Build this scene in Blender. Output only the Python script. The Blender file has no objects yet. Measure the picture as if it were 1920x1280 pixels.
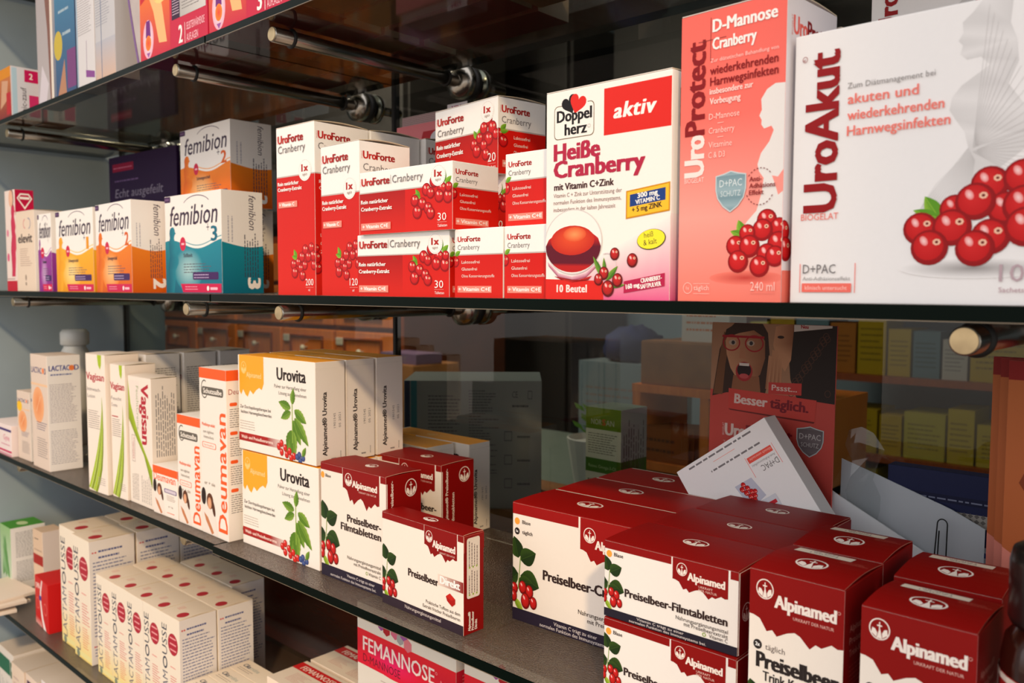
import bpy, bmesh, math, random
from mathutils import Vector, Matrix
from mathutils.geometry import tessellate_polygon

# ------------------------------------------------------------------ camera, light, exposure
SC = bpy.context.scene
COL = SC.collection
R = math.radians
random.seed(7)

cam_data = bpy.data.cameras.new('camera')
cam_data.sensor_width = 36.0
cam_data.lens = 1568.46 / 1920 * 36.0
cam_data.clip_start = 0.02
cam = bpy.data.objects.new('camera', cam_data)
COL.objects.link(cam)
YAW, PITCH, ROLL = .7435, .0643, .0028
fw = Vector((-math.sin(YAW) * math.cos(PITCH), math.cos(YAW) * math.cos(PITCH), -math.sin(PITCH)))
rt = Vector((math.cos(YAW), math.sin(YAW), 0))
up = rt.cross(fw)
rt, up = math.cos(ROLL) * rt + math.sin(ROLL) * up, -math.sin(ROLL) * rt + math.cos(ROLL) * up
cam.matrix_world = Matrix(((rt.x, up.x, -fw.x, 0), (rt.y, up.y, -fw.y, -.4441), (rt.z, up.z, -fw.z, .008), (0, 0, 0, 1)))
cam_data.dof.use_dof = True
cam_data.dof.focus_distance = .66
cam_data.dof.aperture_fstop = 11.0
SC.camera = cam

SC.view_settings.view_transform = 'Standard'
SC.view_settings.look = 'None'
SC.view_settings.exposure = 0.04
SC.view_settings.gamma = 1.0
SC.view_settings.use_curve_mapping = False
SC.cycles.max_bounces = 10
SC.cycles.transparent_max_bounces = 16
SC.cycles.caustics_reflective = False
SC.cycles.caustics_refractive = False

world = bpy.data.worlds.new('daylight')
SC.world = world
world.use_nodes = True
wn, wl = world.node_tree.nodes, world.node_tree.links
bg = wn['Background']
geo = wn.new('ShaderNodeTexCoord')
sep = wn.new('ShaderNodeSeparateXYZ')
ramp = wn.new('ShaderNodeValToRGB')
mapz = wn.new('ShaderNodeMapRange')
mapz.inputs['From Min'].default_value = -1
mapz.inputs['From Max'].default_value = 1
wl.new(geo.outputs['Generated'], sep.inputs[0])
wl.new(sep.outputs['Z'], mapz.inputs['Value'])
wl.new(mapz.outputs[0], ramp.inputs[0])
wl.new(ramp.outputs[0], bg.inputs[0])
ramp.color_ramp.elements[0].position = .42
ramp.color_ramp.elements[0].color = (.42, .34, .27, 1)
ramp.color_ramp.elements[1].position = .56
ramp.color_ramp.elements[1].color = (.93, .91, .91, 1)
bg.inputs[1].default_value = 1.65

sun_data = bpy.data.lights.new('sun', 'SUN')
sun_data.energy = 1.85
sun_data.color = (1, .72, .42)
sun_data.angle = R(3.2)
sun = bpy.data.objects.new('sun', sun_data)
COL.objects.link(sun)
sun.location = (2, -2, 2)
sun.rotation_euler = Vector((1.05, -1.0, 1.02)).to_track_quat('Z', 'Y').to_euler()

# ------------------------------------------------------------------ materials
def lin(c):
    c = c / 255.0
    return c / 12.92 if c <= .04045 else ((c + .055) / 1.055) ** 2.4
def L3(c): return (lin(c[0]), lin(c[1]), lin(c[2]))
def rgba(c): return (*L3(c), 1)

def mat(name, col=None, rough=.5, metal=0.0, spec=.5, attr=False, noise=None, bump=None, trans=0):
    m = bpy.data.materials.new(name)
    m.use_nodes = True
    nt = m.node_tree
    p = nt.nodes['Principled BSDF']
    p.inputs['Roughness'].default_value = rough
    p.inputs['Metallic'].default_value = metal
    p.inputs['Specular IOR Level'].default_value = spec
    if attr:
        a = nt.nodes.new('ShaderNodeAttribute')
        a.attribute_name = 'Col'
        tc = nt.nodes.new('ShaderNodeTexCoord')
        n = nt.nodes.new('ShaderNodeTexNoise')
        n.inputs['Scale'].default_value = 420
        mr = nt.nodes.new('ShaderNodeMapRange')
        mr.inputs['To Min'].default_value = .985
        mr.inputs['To Max'].default_value = 1.01
        mx = nt.nodes.new('ShaderNodeVectorMath')
        mx.operation = 'SCALE'
        nt.links.new(tc.outputs['Object'], n.inputs['Vector'])
        nt.links.new(n.outputs[0], mr.inputs[0])
        nt.links.new(a.outputs['Color'], mx.inputs[0])
        nt.links.new(mr.outputs[0], mx.inputs['Scale'])
        nt.links.new(mx.outputs[0], p.inputs['Base Color'])
    elif noise:
        tc = nt.nodes.new('ShaderNodeTexCoord')
        mp = nt.nodes.new('ShaderNodeMapping')
        mp.inputs['Scale'].default_value = noise[2]
        n = nt.nodes.new('ShaderNodeTexNoise')
        n.inputs['Scale'].default_value = noise[1]
        n.inputs['Detail'].default_value = 6
        r = nt.nodes.new('ShaderNodeValToRGB')
        r.color_ramp.elements[0].color = rgba(col)
        r.color_ramp.elements[1].color = rgba(noise[0])
        r.color_ramp.elements[0].position = .3
        r.color_ramp.elements[1].position = .7
        nt.links.new(tc.outputs['Object'], mp.inputs[0])
        nt.links.new(mp.outputs[0], n.inputs['Vector'])
        nt.links.new(n.outputs[0], r.inputs[0])
        nt.links.new(r.outputs[0], p.inputs['Base Color'])
    else:
        p.inputs['Base Color'].default_value = rgba(col)
    if bump:
        tc = nt.nodes.new('ShaderNodeTexCoord')
        n = nt.nodes.new('ShaderNodeTexNoise')
        n.inputs['Scale'].default_value = bump[0]
        b = nt.nodes.new('ShaderNodeBump')
        b.inputs['Strength'].default_value = bump[1]
        b.inputs['Distance'].default_value = .001
        nt.links.new(tc.outputs['Object'], n.inputs['Vector'])
        nt.links.new(n.outputs[0], b.inputs['Height'])
        nt.links.new(b.outputs[0], p.inputs['Normal'])
    return m

def glass(name, tint, diff, dfac, rough, ior, bump=None):
    """a sheet of glass: reflects by Fresnel, lets tinted light through, scatters a little in its pattern"""
    m = bpy.data.materials.new(name)
    m.use_nodes = True
    nt = m.node_tree
    for n in list(nt.nodes):
        if n.type != 'OUTPUT_MATERIAL': nt.nodes.remove(n)
    out = nt.nodes['Material Output']
    tr = nt.nodes.new('ShaderNodeBsdfTransparent'); tr.inputs[0].default_value = (*tint, 1)
    df = nt.nodes.new('ShaderNodeBsdfDiffuse'); df.inputs[0].default_value = (*diff, 1)
    gl = nt.nodes.new('ShaderNodeBsdfGlossy'); gl.inputs['Roughness'].default_value = rough
    fr = nt.nodes.new('ShaderNodeFresnel'); fr.inputs[0].default_value = ior
    m1 = nt.nodes.new('ShaderNodeMixShader'); m1.inputs[0].default_value = dfac
    m2 = nt.nodes.new('ShaderNodeMixShader')
    nt.links.new(tr.outputs[0], m1.inputs[1]); nt.links.new(df.outputs[0], m1.inputs[2])
    gm = nt.nodes.new('ShaderNodeNewGeometry'); iv = nt.nodes.new('ShaderNodeMath'); iv.operation = 'SUBTRACT'; iv.inputs[0].default_value = 1
    mu = nt.nodes.new('ShaderNodeMath'); mu.operation = 'MULTIPLY'      # the sheet is not refracted, so only the face that light enters by reflects
    nt.links.new(gm.outputs['Backfacing'], iv.inputs[1]); nt.links.new(fr.outputs[0], mu.inputs[0]); nt.links.new(iv.outputs[0], mu.inputs[1])
    nt.links.new(mu.outputs[0], m2.inputs[0])
    nt.links.new(m1.outputs[0], m2.inputs[1]); nt.links.new(gl.outputs[0], m2.inputs[2])
    nt.links.new(m2.outputs[0], out.inputs[0])
    if bump:
        tc = nt.nodes.new('ShaderNodeTexCoord')
        n = nt.nodes.new('ShaderNodeTexNoise'); n.inputs['Scale'].default_value = bump[0]; n.inputs['Detail'].default_value = 1
        b = nt.nodes.new('ShaderNodeBump'); b.inputs['Strength'].default_value = bump[1]; b.inputs['Distance'].default_value = .0022
        nt.links.new(tc.outputs['Object'], n.inputs['Vector']); nt.links.new(n.outputs[0], b.inputs['Height'])
        nt.links.new(b.outputs[0], gl.inputs['Normal']); nt.links.new(b.outputs[0], fr.inputs['Normal'])
    return m

CARD = mat('printed_card', rough=.5, spec=.2, attr=True)
GLOSSY = mat('printed_gloss', rough=.18, spec=.5, attr=True)
SHELF = glass('patterned_shelf_glass', (.76, .74, .68), (.15, .10, .068), .52, .12, 1.75, (620, 1.0))
SHELFB = glass('smooth_shelf_underside', (.78, .78, .72), (.14, .09, .07), .10, .06, 1.5)
EDGE = mat('green_glass_edge', (5, 15, 10), .3, spec=.05)
RIM = mat('pale_glass_arris', (120, 105, 85), .3)
PANE = glass('clear_pane', (.82, .85, .83), (.02, .02, .02), .02, .01, 1.5)
STEEL = mat('brushed_steel', (176, 170, 160), .22, 1.0, noise=((150, 145, 138), 60, (1, 1, 40)))
STEELCAP = mat('turned_steel_end', (225, 200, 155), .42, 1.0, noise=((150, 130, 100), 30, (1, 1, 1)))
RUBBER = mat('black_rubber', (14, 13, 13), .6)
WALLP = mat('grey_wall_paint', (158, 174, 184), .45, noise=((152, 168, 179), 14, (1, 1, 1)))
WOODP = mat('mahogany_panel', (84, 30, 10), .25, noise=((62, 20, 7), 9, (1, 1, 9)))
OAK = mat('drawer_wood', (226, 128, 54), .4, noise=((204, 106, 38), 7, (14, 1, 1.2)))
OAKD = mat('drawer_wood_dark', (140, 66, 24), .45, noise=((116, 52, 18), 7, (14, 1, 1.2)))
PLATE = mat('label_holder', (205, 195, 175), .35)
KRAFT = mat('cardboard', (150, 98, 52), .8, noise=((132, 84, 44), 30, (1, 1, 1)))
ROOMW = mat('blue_grey_room_paint', (128, 150, 164), .7, noise=((120, 141, 155), 6, (1, 1, 1)))
DARKP = mat('charcoal_door', (52, 48, 46), .55, noise=((46, 43, 41), 5, (1, 1, 1)))
FLOORM = mat('dark_floor', (96, 80, 66), .5, noise=((82, 68, 56), 3, (1, 8, 1)))
CEILM = mat('ceiling_paint', (190, 190, 186), .8, noise=((184, 184, 180), 4, (1, 1, 1)))
COUNTER = mat('worktop', (126, 138, 130), .3, noise=((116, 128, 120), 20, (1, 1, 1)))
CLEAR = glass('clear_acrylic', (.86, .88, .88), (.5, .5, .5), .05, .03, 1.5)
BROWNGL = mat('brown_bottle', (44, 14, 8), .12)
BLACKPL = mat('black_plastic', (22, 16, 15), .25)
WIRE = mat('dark_wire', (40, 42, 44), .35, .8)
WHITEPL = mat('white_plastic', (205, 205, 200), .35)
NAVYCL = mat('blue_cloth', (22, 40, 96), .8, noise=((12, 24, 60), 12, (1, 1, 1)))
LEAFM = mat('leaf_green', (70, 120, 30), .5)

# ------------------------------------------------------------------ glyphs of the built-in font, as flat meshes
_gl = {}
def glyph(ch):
    if ch in _gl: return _gl[ch]
    def measure(s):
        c = bpy.data.curves.new('glyph', 'FONT'); c.body = s; c.size = 1; c.resolution_u = 2
        o = bpy.data.objects.new('glyph', c); COL.objects.link(o)
        dg = bpy.context.evaluated_depsgraph_get()
        e = o.evaluated_get(dg); me = e.to_mesh()
        vs = [(v.co.x, v.co.y) for v in me.vertices]; fs = [tuple(p.vertices) for p in me.polygons]
        e.to_mesh_clear(); bpy.data.objects.remove(o); bpy.data.curves.remove(c)
        return vs, fs
    if ch == ' ':
        _gl[ch] = ([], [], .28); return _gl[ch]
    vs, fs = measure(ch)
    v2, _ = measure(ch + 'l'); v1, _ = measure('l')
    adv = (max(v[0] for v in v2) - max(v[0] for v in v1)) if vs else .3
    _gl[ch] = (vs, fs, adv)
    return _gl[ch]
CAP = .70   # cap height of the font at size 1 (set from the glyph H below)
CAP = max(v[1] for v in glyph('H')[0])
XH = max(v[1] for v in glyph('x')[0])

# ------------------------------------------------------------------ cartons with print
FACES = 'FRTLKB'
class Box:
    """one carton: w, d, h in millimetres; parts collect print; origin at the middle of its base"""
    def __init__(s, w, d, h, base=(238, 234, 228), faces=None, bevel=.5, material=None):
        s.w, s.d, s.h, s.base, s.faces, s.bevel = w, d, h, base, faces or {}, bevel
        s.parts = {}; s.cur = 'F'; s.pn = 'lettering'; s.n = 0; s.arch = 0; s.mat = material or CARD; s.extra = []
        s.one = None; s.lift = 0; s.proud = False
    def face(s, f): s.cur = f; s.n = 0; return s
    def part(s, n): s.pn = n; return s
    def size(s): return {'F': (s.w, s.h), 'K': (s.w, s.h), 'R': (s.d, s.h), 'L': (s.d, s.h), 'T': (s.w, s.d)}[s.cur]
    def pt(s, cur, u, v, k):
        W, H = {'F': (s.w, s.h), 'K': (s.w, s.h), 'R': (s.d, s.h), 'L': (s.d, s.h), 'T': (s.w, s.d)}[cur]
        u = min(max(u, .15), W - .15); v = min(max(v, .15), H - .15)
        o = .05 + .004 * k + (.6 if cur == 'R' and s.proud else 0)
        if cur == 'F': p = (u, -o, v)
        elif cur == 'R': p = (s.w + o, u, v)
        elif cur == 'T': p = (u, v, s.h + o + (.67 + s.arch * math.sin(math.pi * v / s.d) + .05 if s.arch else 0))
        elif cur == 'L': p = (-o, s.d - u, v)
        else: p = (s.w - u, s.d + o, v)
        return ((p[0] - s.w / 2) / 1000, (p[1] - s.d / 2) / 1000, p[2] / 1000)
    def add(s, pts, tris, cols):
        if not s.one: s.n += 1
        pts = [(s.cur, p[0], p[1], s.n + (s.lift or 0)) for p in pts]
        if s.one and s.one is not True:
            c = s.one; i0 = len(c[0]); c[0].extend(pts); c[1].extend(tuple(i0 + i for i in t) for t in tris); c[2].extend(cols); return
        s.parts.setdefault(s.pn, []).append((pts, tris, cols))
    def rect(s, u0, v0, u1, v1, c, c2=None, horiz=False):
        c2 = c2 or c
        cs = [c, c2, c2, c] if horiz else [c, c, c2, c2]
        s.add([(u0, v0), (u1, v0), (u1, v1), (u0, v1)], [(0, 1, 2, 3)], cs)
    def poly(s, pts, c):
        tr = tessellate_polygon([[Vector((p[0], p[1], 0)) for p in pts]])
        out = []
        for a, b, d in tr:
            A, B, D = pts[a], pts[b], pts[d]
            if (B[0] - A[0]) * (D[1] - A[1]) - (B[1] - A[1]) * (D[0] - A[0]) < 0: b, d = d, b
            out.append((a, b, d))
        cs = (c * len(pts))[:len(pts)] if isinstance(c, list) else [c] * len(pts)
        s.add(pts, out, cs)
    def strip(s, a, b, c, c2=None):
        """band between an upper line a and a lower line b of as many points"""
        n = len(a)
        s.add(list(a) + list(b), [(n + i, n + i + 1, i + 1, i) for i in range(n - 1)], [c] * n + [c2 or c] * n)
    def ell(s, cx, cy, rx, ry, c, c2=None, n=18, ox=0, oy=0, rot=0):
        cr, sr = math.cos(rot), math.sin(rot)
        pts = [(cx + ox, cy + oy)]
        for i in range(n):
            x, y = rx * math.cos(2 * math.pi * i / n), ry * math.sin(2 * math.pi * i / n)
            pts.append((cx + cr * x - sr * y, cy + sr * x + cr * y))
        s.add(pts, [(0, i + 1, (i + 1) % n + 1) for i in range(n)], [c2 or c] + [c] * n)
    def ring(s, cx, cy, rx, ry, t, c, n=26, a0=0, a1=360, dash=False):
        m = int(n * (a1 - a0) / 360)
        for q in ([0] if not dash else range(0, m, 2)):
            idx = range(m + 1) if not dash else (q, q + 1)
            o = [(cx + rx * math.cos(R(a0 + (a1 - a0) * i / m)), cy + ry * math.sin(R(a0 + (a1 - a0) * i / m))) for i in idx]
            inn = [(cx + (rx - t) * math.cos(R(a0 + (a1 - a0) * i / m)), cy + (ry - t) * math.sin(R(a0 + (a1 - a0) * i / m))) for i in idx]
            s.strip(inn, o, c)
    def line(s, x0, y0, x1, y1, t, c):
        dx, dy = x1 - x0, y1 - y0; l = math.hypot(dx, dy) or 1; nx, ny = -dy / l * t / 2, dx / l * t / 2
        s.add([(x0 - nx, y0 - ny), (x1 - nx, y1 - ny), (x1 + nx, y1 + ny), (x0 + nx, y0 + ny)], [(0, 1, 2, 3)], [c] * 4)
    def frame(s, u0, v0, u1, v1, t, c):
        s.rect(u0, v0, u1, v0 + t, c); s.rect(u0, v1 - t, u1, v1, c); s.rect(u0, v0, u0 + t, v1, c); s.rect(u1 - t, v0, u1, v1, c)
    def rrect(s, u0, v0, u1, v1, r, c):
        pts = []
        for cx, cy, a in ((u1 - r, v1 - r, 0), (u0 + r, v1 - r, 90), (u0 + r, v0 + r, 180), (u1 - r, v0 + r, 270)):
            pts += [(cx + r * math.cos(R(a + k * 30)), cy + r * math.sin(R(a + k * 30))) for k in range(4)]
        s.poly(pts, c)
    def text(s, t, u, v, cap, c, fit=None, b=0.0, rot=0, sh=0, al='l', track=0, cond=.86):
        """t at baseline (u, v); cap height in mm; fit: width it must take; b: stroke thickening as a share of the cap height"""
        k = cap / CAP
        P, F, x = [], [], 0
        for ch in t:
            vs, fs, adv = glyph(ch)
            i0 = len(P); P += [(p[0] + x, p[1]) for p in vs]; F += [tuple(i0 + i for i in f) for f in fs]
            x += adv + track
        if not P: return
        w = max(p[0] for p in P) - min(p[0] for p in P)
        x0 = min(p[0] for p in P)
        kx = fit / w if fit else k * cond
        off = {'l': 0, 'c': -w / 2, 'r': -w}[al]
        cr, sr = math.cos(R(rot)), math.sin(R(rot))
        b *= 1.2
        shifts = [(0, 0)] if b <= 0 else [(-b * cap, -.3 * b * cap), (b * cap, .3 * b * cap), (-b * cap, .3 * b * cap), (b * cap, -.3 * b * cap)] + ([(0, 0)] if b > .04 else [])
        for dx, dy in shifts:
            pts = []
            for p in P:
                X = (p[0] - x0 + off) * kx + dx + sh * p[1] * k; Y = p[1] * k + dy
                pts.append((u + cr * X - sr * Y, v + sr * X + cr * Y))
            s.add(pts, F, [c] * len(pts))
    def micro(s, u0, v0, u1, v1, n, c, rot=False, ragged=.75, seed=1, thick=.3):
        """rows of print too small to read: one short bar per word"""
        rnd = random.Random(seed); pn = s.n + 1; s.one = ([], [], [])
        n = max(n, round(n * 1.5)) if n > 2 else n
        A0, A1, B0, B1 = (u0, u1, v0, v1) if not rot else (v0, v1, u0, u1)
        for i in range(n):
            q = (B1 - B0) / n; y = B1 - (i + .75) * q if not rot else B0 + (i + .3) * q
            x = A0; end = A0 + (A1 - A0) * rnd.uniform(ragged, 1)
            while x < end:
                l = min(rnd.uniform(.04, .13) * (A1 - A0), end - x)
                if not rot: s.rect(x, y, x + l, y + q * thick, c)
                else: s.rect(y, x, y + q * thick, x + l, c)
                x += l + .022 * (A1 - A0)
        got = s.one; s.one = None; s.n = pn
        s.parts.setdefault(s.pn, []).append(([(f, u, v, pn) for f, u, v, k in got[0]], got[1], got[2]))
    def body(s):
        bm = bmesh.new()
        cl = bm.loops.layers.float_color.new('Col')
        bmesh.ops.create_cube(bm, size=1)
        for v in bm.verts:
            v.co = Vector((v.co.x * s.w, v.co.y * s.d, (v.co.z + .5) * s.h)) / 1000
        if s.bevel:
            bmesh.ops.bevel(bm, geom=list(bm.edges), offset=s.bevel / 1000, segments=2, profile=.5, affect='EDGES')
        bm.normal_update()
        for f in bm.faces:
            n = f.normal; key = None
            for kk, vec in (('F', (0, -1, 0)), ('R', (1, 0, 0)), ('T', (0, 0, 1)), ('L', (-1, 0, 0)), ('K', (0, 1, 0)), ('B', (0, 0, -1))):
                if n.dot(Vector(vec)) > .75: key = kk
            c = s.faces.get(key, s.base)
            for l in f.loops: l[cl] = rgba(c)
        me = bpy.data.meshes.new('carton'); bm.to_mesh(me); bm.free(); me.materials.append(s.mat)
        return me
    def lid(s, col, arch=1.2, edge=(214, 196, 166), over=0):
        """the tucked-in closing flap, bulging a little: a thin arched plate with a pale cut edge"""
        s.arch = arch
        n = 8; vs, fs, cs = [], [], []
        t = .55
        for i in range(n + 1):
            y = s.d * i / n; z = s.h + .12 + arch * math.sin(math.pi * i / n)
            for x, dz in ((.3, 0), (s.w - .3, 0), (.3, t), (s.w - .3, t)):
                vs.append(((x - s.w / 2) / 1000, (y - s.d / 2) / 1000, (z + dz) / 1000))
        for i in range(n):
            a = 4 * i
            for q, c in (((2, 3, 7, 6), col), ((0, 4, 5, 1), col), ((1, 5, 7, 3), edge), ((0, 2, 6, 4), edge)):
                fs.append(tuple(a + j for j in q)); cs.append(c)
        fs += [(0, 1, 3, 2), (4 * n, 4 * n + 2, 4 * n + 3, 4 * n + 1)]; cs += [col, col]
        s.extra.append(('lid_flap', vs, fs, cs))
    def sideflap(s, col, edge=(226, 214, 196), lo=0, hi=None, inset=.6):
        """a glued side panel standing a hair proud of the right-hand side"""
        hi = hi or s.h; t = .5
        vs = [((x - s.w / 2) / 1000, (y - s.d / 2) / 1000, z / 1000) for x in (s.w + .05, s.w + .05 + t) for y in (inset, s.d - inset) for z in (lo + .6, hi - .6)]
        fs = [(4, 6, 7, 5), (0, 1, 3, 2), (0, 4, 5, 1), (2, 3, 7, 6), (1, 5, 7, 3), (0, 2, 6, 4)]
        s.proud = True
        s.extra.append(('side_flap', vs, fs, [col] + [edge] * 5))
    def make(s, name):
        root = bpy.data.objects.new(name, None); root.empty_display_size = .02; COL.objects.link(root)
        o = bpy.data.objects.new('carton', s.body()); COL.objects.link(o); o.parent = root
        for pn, vs, fs, cs in s.extra:
            me = bpy.data.meshes.new(pn); me.from_pydata(vs, [], fs)
            a = me.attributes.new('Col', 'FLOAT_COLOR', 'CORNER'); k = 0
            for p, c in zip(me.polygons, cs):
                for _ in p.vertices: a.data[k].color = rgba(c); k += 1
            me.materials.append(s.mat); o = bpy.data.objects.new(pn, me); COL.objects.link(o); o.parent = root
        for pn, calls in s.parts.items():
            done = [[s.pt(*p) for p in c[0]] for c in calls]
            bbs = [tuple(f(q[i] for q in d) for f in (min, max) for i in range(3)) for d in done]
            par = list(range(len(calls)))
            def find(i):
                while par[i] != i: i = par[i]
                return i
            for i in range(len(calls)):          # print that lies far apart on the carton becomes separate pieces
                for j in range(i):
                    g = max(max(bbs[i][k] - bbs[j][k + 3], bbs[j][k] - bbs[i][k + 3]) for k in range(3))
                    if g < .011: par[find(i)] = find(j)
            for r0 in sorted({find(i) for i in range(len(calls))}):
                vs, fs, cs = [], [], []
                for i, c in enumerate(calls):
                    if find(i) == r0:
                        i0 = len(vs); vs += done[i]; fs += [tuple(i0 + q for q in t) for t in c[1]]; cs += c[2]
                me = bpy.data.meshes.new(pn); me.from_pydata(vs, [], fs)
                a = me.attributes.new('Col', 'FLOAT_COLOR', 'POINT')
                flat = []
                for c in cs: flat += [*L3(c), 1]
                a.data.foreach_set('color', flat)
                me.materials.append(s.mat); o = bpy.data.objects.new(pn, me); COL.objects.link(o); o.parent = root
        root['wdh'] = (s.w / 1000, s.d / 1000, s.h / 1000)
        return root

def tag(o, label, cat, group=None):
    o['label'] = label; o['category'] = cat
    if group: o['group'] = group
    return o
def put(o, x, y, z, yaw=0):
    """stand a carton with the lower left corner of its front at x, y"""
    w, d, h = o['wdh']; a = R(yaw); sx, sy, sz = o.scale
    o.location = (x + math.cos(a) * w * sx / 2 - math.sin(a) * d * sy / 2, y + math.sin(a) * w * sx / 2 + math.cos(a) * d * sy / 2, z)
    o.rotation_euler = (0, 0, a)
    return o
def dup(root):
    r = root.copy(); COL.objects.link(r)
    for ch in list(root.children):
        c = ch.copy(); COL.objects.link(c); c.parent = r
        for g in list(ch.children):
            e = g.copy(); COL.objects.link(e); e.parent = c
    if 'group' in r: del r['group']
    return r
class Kind:
    """first use takes the prototype itself, later ones copy it"""
    def __init__(s, root): s.root = root; s.used = False
    def get(s):
        if not s.used: s.used = True; return s.root
        return dup(s.root)

def mesh_obj(name, bm, m, parent=None, smooth=False):
    me = bpy.data.meshes.new(name); bm.to_mesh(me); bm.free()
    for mm in (m if isinstance(m, (list, tuple)) else [m]): me.materials.append(mm)
    if smooth:
        for p in me.polygons: p.use_smooth = True
    o = bpy.data.objects.new(name, me); COL.objects.link(o)
    if parent: o.parent = parent
    return o
def bx(bm, x0, x1, y0, y1, z0, z1, mi=0, bev=0):
    r = bmesh.ops.create_cube(bm, size=1); vs = r['verts']
    for v in vs:
        v.co = Vector((x0 + (v.co.x + .5) * (x1 - x0), y0 + (v.co.y + .5) * (y1 - y0), z0 + (v.co.z + .5) * (z1 - z0)))
    fs = {f for v in vs for f in v.link_faces}
    for f in fs: f.material_index = mi
    if bev:
        es = list({e for v in vs for e in v.link_edges})
        bmesh.ops.bevel(bm, geom=es, offset=bev, segments=2, profile=.5, affect='EDGES')
    return fs
def boxobj(name, x0, x1, y0, y1, z0, z1, m, parent=None, bev=0):
    bm = bmesh.new(); bx(bm, x0, x1, y0, y1, z0, z1, 0, bev)
    return mesh_obj(name, bm, m, parent)
def lathe(bm, prof, n=28, axis='Z', c=(0, 0, 0)):
    rings = []
    for r, z in prof:
        ring = []
        for i in range(n):
            a = 2 * math.pi * i / n
            p = (r * math.cos(a), r * math.sin(a), z) if axis == 'Z' else (r * math.cos(a), z, r * math.sin(a))
            ring.append(bm.verts.new((p[0] + c[0], p[1] + c[1], p[2] + c[2])))
        rings.append(ring)
    for a, b in zip(rings, rings[1:]):
        for i in range(n):
            bm.faces.new((a[i], a[(i + 1) % n], b[(i + 1) % n], b[i]))
    for e in (rings[0], rings[-1]):
        try: bm.faces.new(e)
        except ValueError: pass
    bmesh.ops.recalc_face_normals(bm, faces=bm.faces)
def empty(name, loc=(0, 0, 0)):
    o = bpy.data.objects.new(name, None); o.empty_display_size = .02; COL.objects.link(o); o.location = loc
    return o
def structure(o): o['kind'] = 'structure'; return o
# ------------------------------------------------------------------ printed motifs
WHITE = (244, 241, 236); PAPER = (232, 226, 216)
def berry(b, x, y, r, ry=None, calyx=True, c=(192, 14, 18), dark=(140, 6, 12), hx=-.3):
    ry = ry or r
    b.ell(x, y, r, ry, dark, c, ox=-.15 * r, oy=.2 * ry, n=20)
    b.ell(x - .05 * r, y + .08 * ry, r * .8, ry * .8, c, (214, 36, 36), ox=hx * r * .7, oy=.25 * ry, n=18)
    b.ell(x + hx * r, y + .38 * ry, r * .2, ry * .3, (232, 120, 118), (252, 214, 210), n=12, rot=.5)
    if calyx:
        b.ell(x + .38 * r, y + .3 * ry, r * .22, ry * .19, (240, 190, 160), n=7)
        b.ell(x + .38 * r, y + .3 * ry, r * .1, ry * .09, (110, 14, 16), n=5)
def leaf(b, x, y, ang, l, w, c=(92, 150, 30), c2=(150, 190, 60), vein=True, n=8, saw=0):
    ca, sa = math.cos(R(ang)), math.sin(R(ang))
    P = lambda t, o: (x + ca * t * l - sa * o, y + sa * t * l + ca * o)
    prof = lambda t: w / 2 * math.sin(math.pi * min(1, t) ** .8) ** .9
    js = lambda i: (1 + saw * (.5 if i % 2 else -.5))
    ts = [i / n for i in range(n + 1)]
    top = [P(t, prof(t) * js(i)) for i, t in enumerate(ts)]; mid = [P(t, 0) for t in ts]; bot = [P(t, -prof(t) * js(i)) for i, t in enumerate(ts)]
    b.strip(top, mid, c2, c); b.strip(mid, bot, c, c)
    if vein: b.line(*P(0, 0), *P(.95, 0), max(.25, w * .035), c2)
def cluster(b, L, leaves=()):
    b.part('berry_picture')
    for x, y, a, l, w in leaves: leaf(b, x, y, a, l, w)
    for q in L: berry(b, *q)
def heart(b, x, y, s, c, rot=0):
    pts = []
    for i in range(28):
        t = 2 * math.pi * i / 28
        X = 16 * math.sin(t) ** 3; Y = 13 * math.cos(t) - 5 * math.cos(2 * t) - 2 * math.cos(3 * t) - math.cos(4 * t)
        X, Y = X * s / 32, Y * s / 30
        pts.append((x + X * math.cos(rot) - Y * math.sin(rot), y + X * math.sin(rot) + Y * math.cos(rot)))
    b.poly(pts[::-1], c)
ARED = (136, 8, 5)
def emblem(b, x, y, r, ry=None, fg=(240, 226, 214), bgc=None):
    """round mark: cross on a peak between two hills"""
    ry = ry or r; b.part('emblem')
    if bgc: b.ell(x, y, r, ry, bgc, n=26)
    b.ring(x, y, r, ry, r * .12, fg)
    k = ry / r
    S = lambda p: [(x + u * r, y + v * ry) for u, v in p]
    b.poly(S([(-.78, -.42), (-.28, -.78), (-.2, -.35), (-.42, -.02), (-.68, .05)]), fg)
    b.poly(S([(.78, -.42), (.72, .08), (.46, .02), (.24, -.36), (.3, -.78)]), fg)
    b.poly(S([(-.26, -.84), (.26, -.84), (.1, -.1), (.02, .12), (-.06, -.1)]), fg)
    b.rect(x - .05 * r, y - .1 * ry, x + .05 * r, y + .66 * ry, fg)
    b.rect(x - .24 * r, y + .26 * ry, x + .24 * r, y + .38 * ry, fg)
def jag(x0, x1, yb, amp, seed=0):
    base = [(0, .52), (.05, .5), (.12, .36), (.2, -.34), (.26, -.18), (.31, -.5), (.42, -.12), (.5, .04), (.56, -.1), (.66, -.68), (.72, -.32), (.78, -.42), (.88, -.06), (.94, -.2), (1, -.14)]
    return [(x0 + t * (x1 - x0), yb + v * amp) for t, v in base]
def flag(b, x0, x1, ytop, yb, amp, c):
    b.part('mountain_banner')
    j = jag(x0, x1, yb, amp)
    b.strip([(p[0], ytop) for p in j], j, c)
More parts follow.
